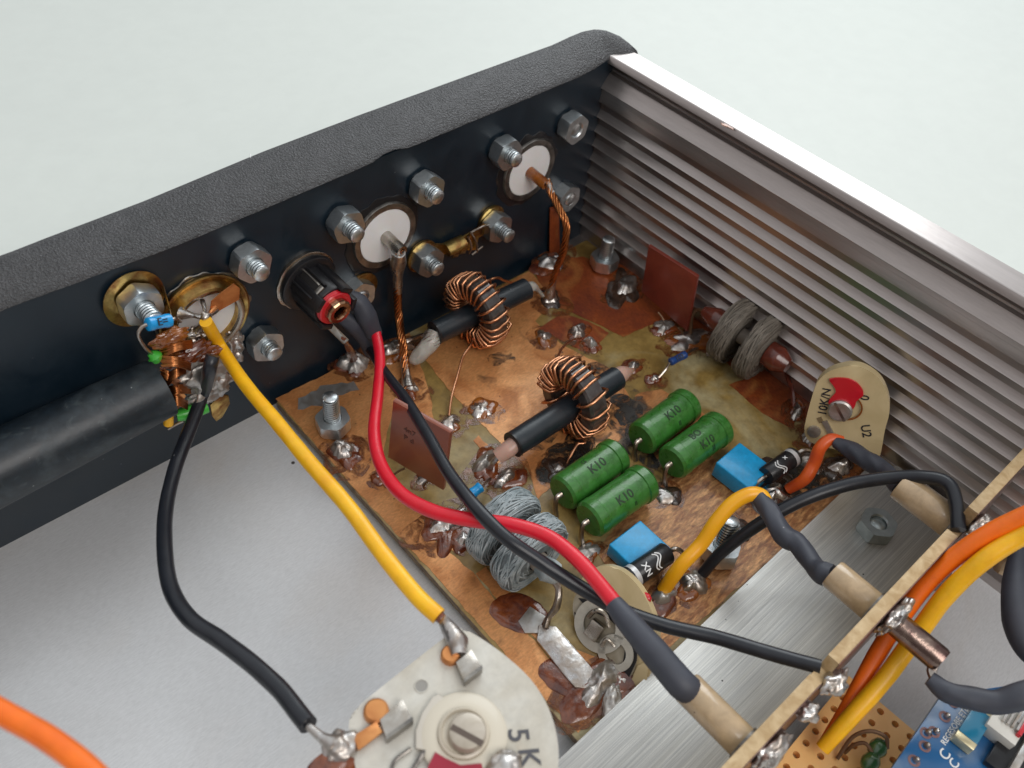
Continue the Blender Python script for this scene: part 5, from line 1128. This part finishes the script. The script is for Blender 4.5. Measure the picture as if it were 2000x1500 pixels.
P00, P10, P11, P01 = o_, o_ + ex * nx_ * pit, o_ + ex * nx_ * pit + ey * ny_ * pit, o_ + ey * ny_ * pit
top = [bm.verts.new(p) for p in (P00, P10, P11, P01)]; bot = [bm.verts.new(p - Vector((0, 0, th))) for p in (P00, P10, P11, P01)]
for k in range(4): bm.faces.new((top[k], top[(k + 1) % 4], bot[(k + 1) % 4], bot[k]))
bm.faces.new(bot); mk('board_rim', bm, TAN, pf, smooth=False)
t = thing('bead_pair', 'two dark green beads on looped brown leads on the perforated board', 'component', Zp(1700, 1470, .2))
for u, v in ((1714, 1462), (1700, 1488)):
    bm = nb(); lump(bm, Zp(u, v, .45), (.17, .13, .12), seed=u, amp=.1); mk('green_bead', bm, DKGRN, t)
for q in ([(1635, 1482, .2), (1665, 1440, .45), (1700, 1428, .6), (1730, 1440, .6), (1733, 1462, .5)], [(1650, 1470, .2), (1668, 1455, .4), (1690, 1452, .5), (1704, 1470, .5)]):
    bm = nb(); tube(bm, [Zp(*a) for a in q], .03, 8); mk('looped_lead', bm, BROWNW, t)

# ================================================================== BLUE MODULE
ZM = 1.1
md = thing('blue_module', 'blue electronics module cut off by the lower right corner, with white lettering and gold-ended parts', 'circuit board', Zp(1900, 1450, .4))
def Mp(u, v, d=0.0): return Zp(u, v, ZM + d)
bm = nb(); prism(bm, [Mp(1838, 1358), Mp(1960, 1340), Mp(2100, 1400), Mp(2100, 1640), Mp(1700, 1600), Mp(1742, 1500)], (0, 0, -.14), .008); mk('board', bm, PCBL, md)
E1 = (Mp(1742, 1500) - Mp(1838, 1358)).normalized(); E2 = Vector((0, 0, 1)).cross(E1)
if E2.dot(Mp(1950, 1450) - Mp(1838, 1358)) < 0: E2 = -E2
for u, v in ((1862, 1372), (1845, 1400), (1824, 1430), (1806, 1458), (1785, 1486), (1808, 1432)):
    bm = nb(); lathe(bm, Mp(u, v), (0, 0, 1), [(0, .05), (.006, .085), (.006, .05)], 18, closed=True); mk('through_hole', bm, mat('via_ring', (.22, .12, .12), .5), md)
    bm = nb(); lump(bm, Mp(u + 5, v - 2, .03), (.045, .045, .07), seed=u, amp=.1, sub=2); mk('header_pin', bm, SOLD, md)
def smd(u, v, L, W, H, m, ang=None, name='chip_body', caps=None):
    c = Mp(u, v, H / 2 + .003); bm = nb(); box(bm, c, (L, W, H), .01, axes=(E1, E2, Vector((0, 0, 1)))); o = mk(name, bm, m, md)
    if caps:
        for s in (-1, 1):
            bm = nb(); box(bm, c + E1 * s * (L / 2 + .04), (.14, W * 1.02, H * .9), .012, axes=(E1, E2, Vector((0, 0, 1)))); mk('gold_end', bm, GOLD, o)
smd(1900, 1420, .52, .28, .2, mat('teal_component', (.01, .16, .28), .25, coat=.5), caps=True)
smd(1960, 1418, .5, .42, .28, mat('white_connector', (.66, .65, .6), .35), name='white_socket')
smd(1998, 1400, .5, .2, .3, SILV, name='socket_shell')
smd(1980, 1480, .75, .55, .12, BLKP, name='black_chip')
smd(1995, 1468, .9, .1, .25, SOLDM, name='metal_rail')
smd(1990, 1425, .4, .06, .36, REDP, name='red_contact')
for k in range(5):
    bm = nb(); box(bm, Mp(1968 + k * 9, 1392 + k * 6, .32), (.34, .03, .05), axes=(E1, E2, Vector((0, 0, 1)))); mk('contact_finger', bm, SOLD, md)
def mtext(s, u, v, size, n=0):
    o = Mp(u, v, .005); bm = text_bm(s, size, .002); r_ = -E1; u_ = Vector((0, 0, 1)).cross(r_)
    for q in bm.verts: q.co = o + r_ * q.co.x + u_ * q.co.y + Vector((0, 0, q.co.z))
    mk('printed_mark', bm, INKW, md, smooth=False)
mtext('REGESOBE ETD', 1866, 1416, .115)
mtext('C', 1846, 1474, .20); mtext('C', 1864, 1492, .18)
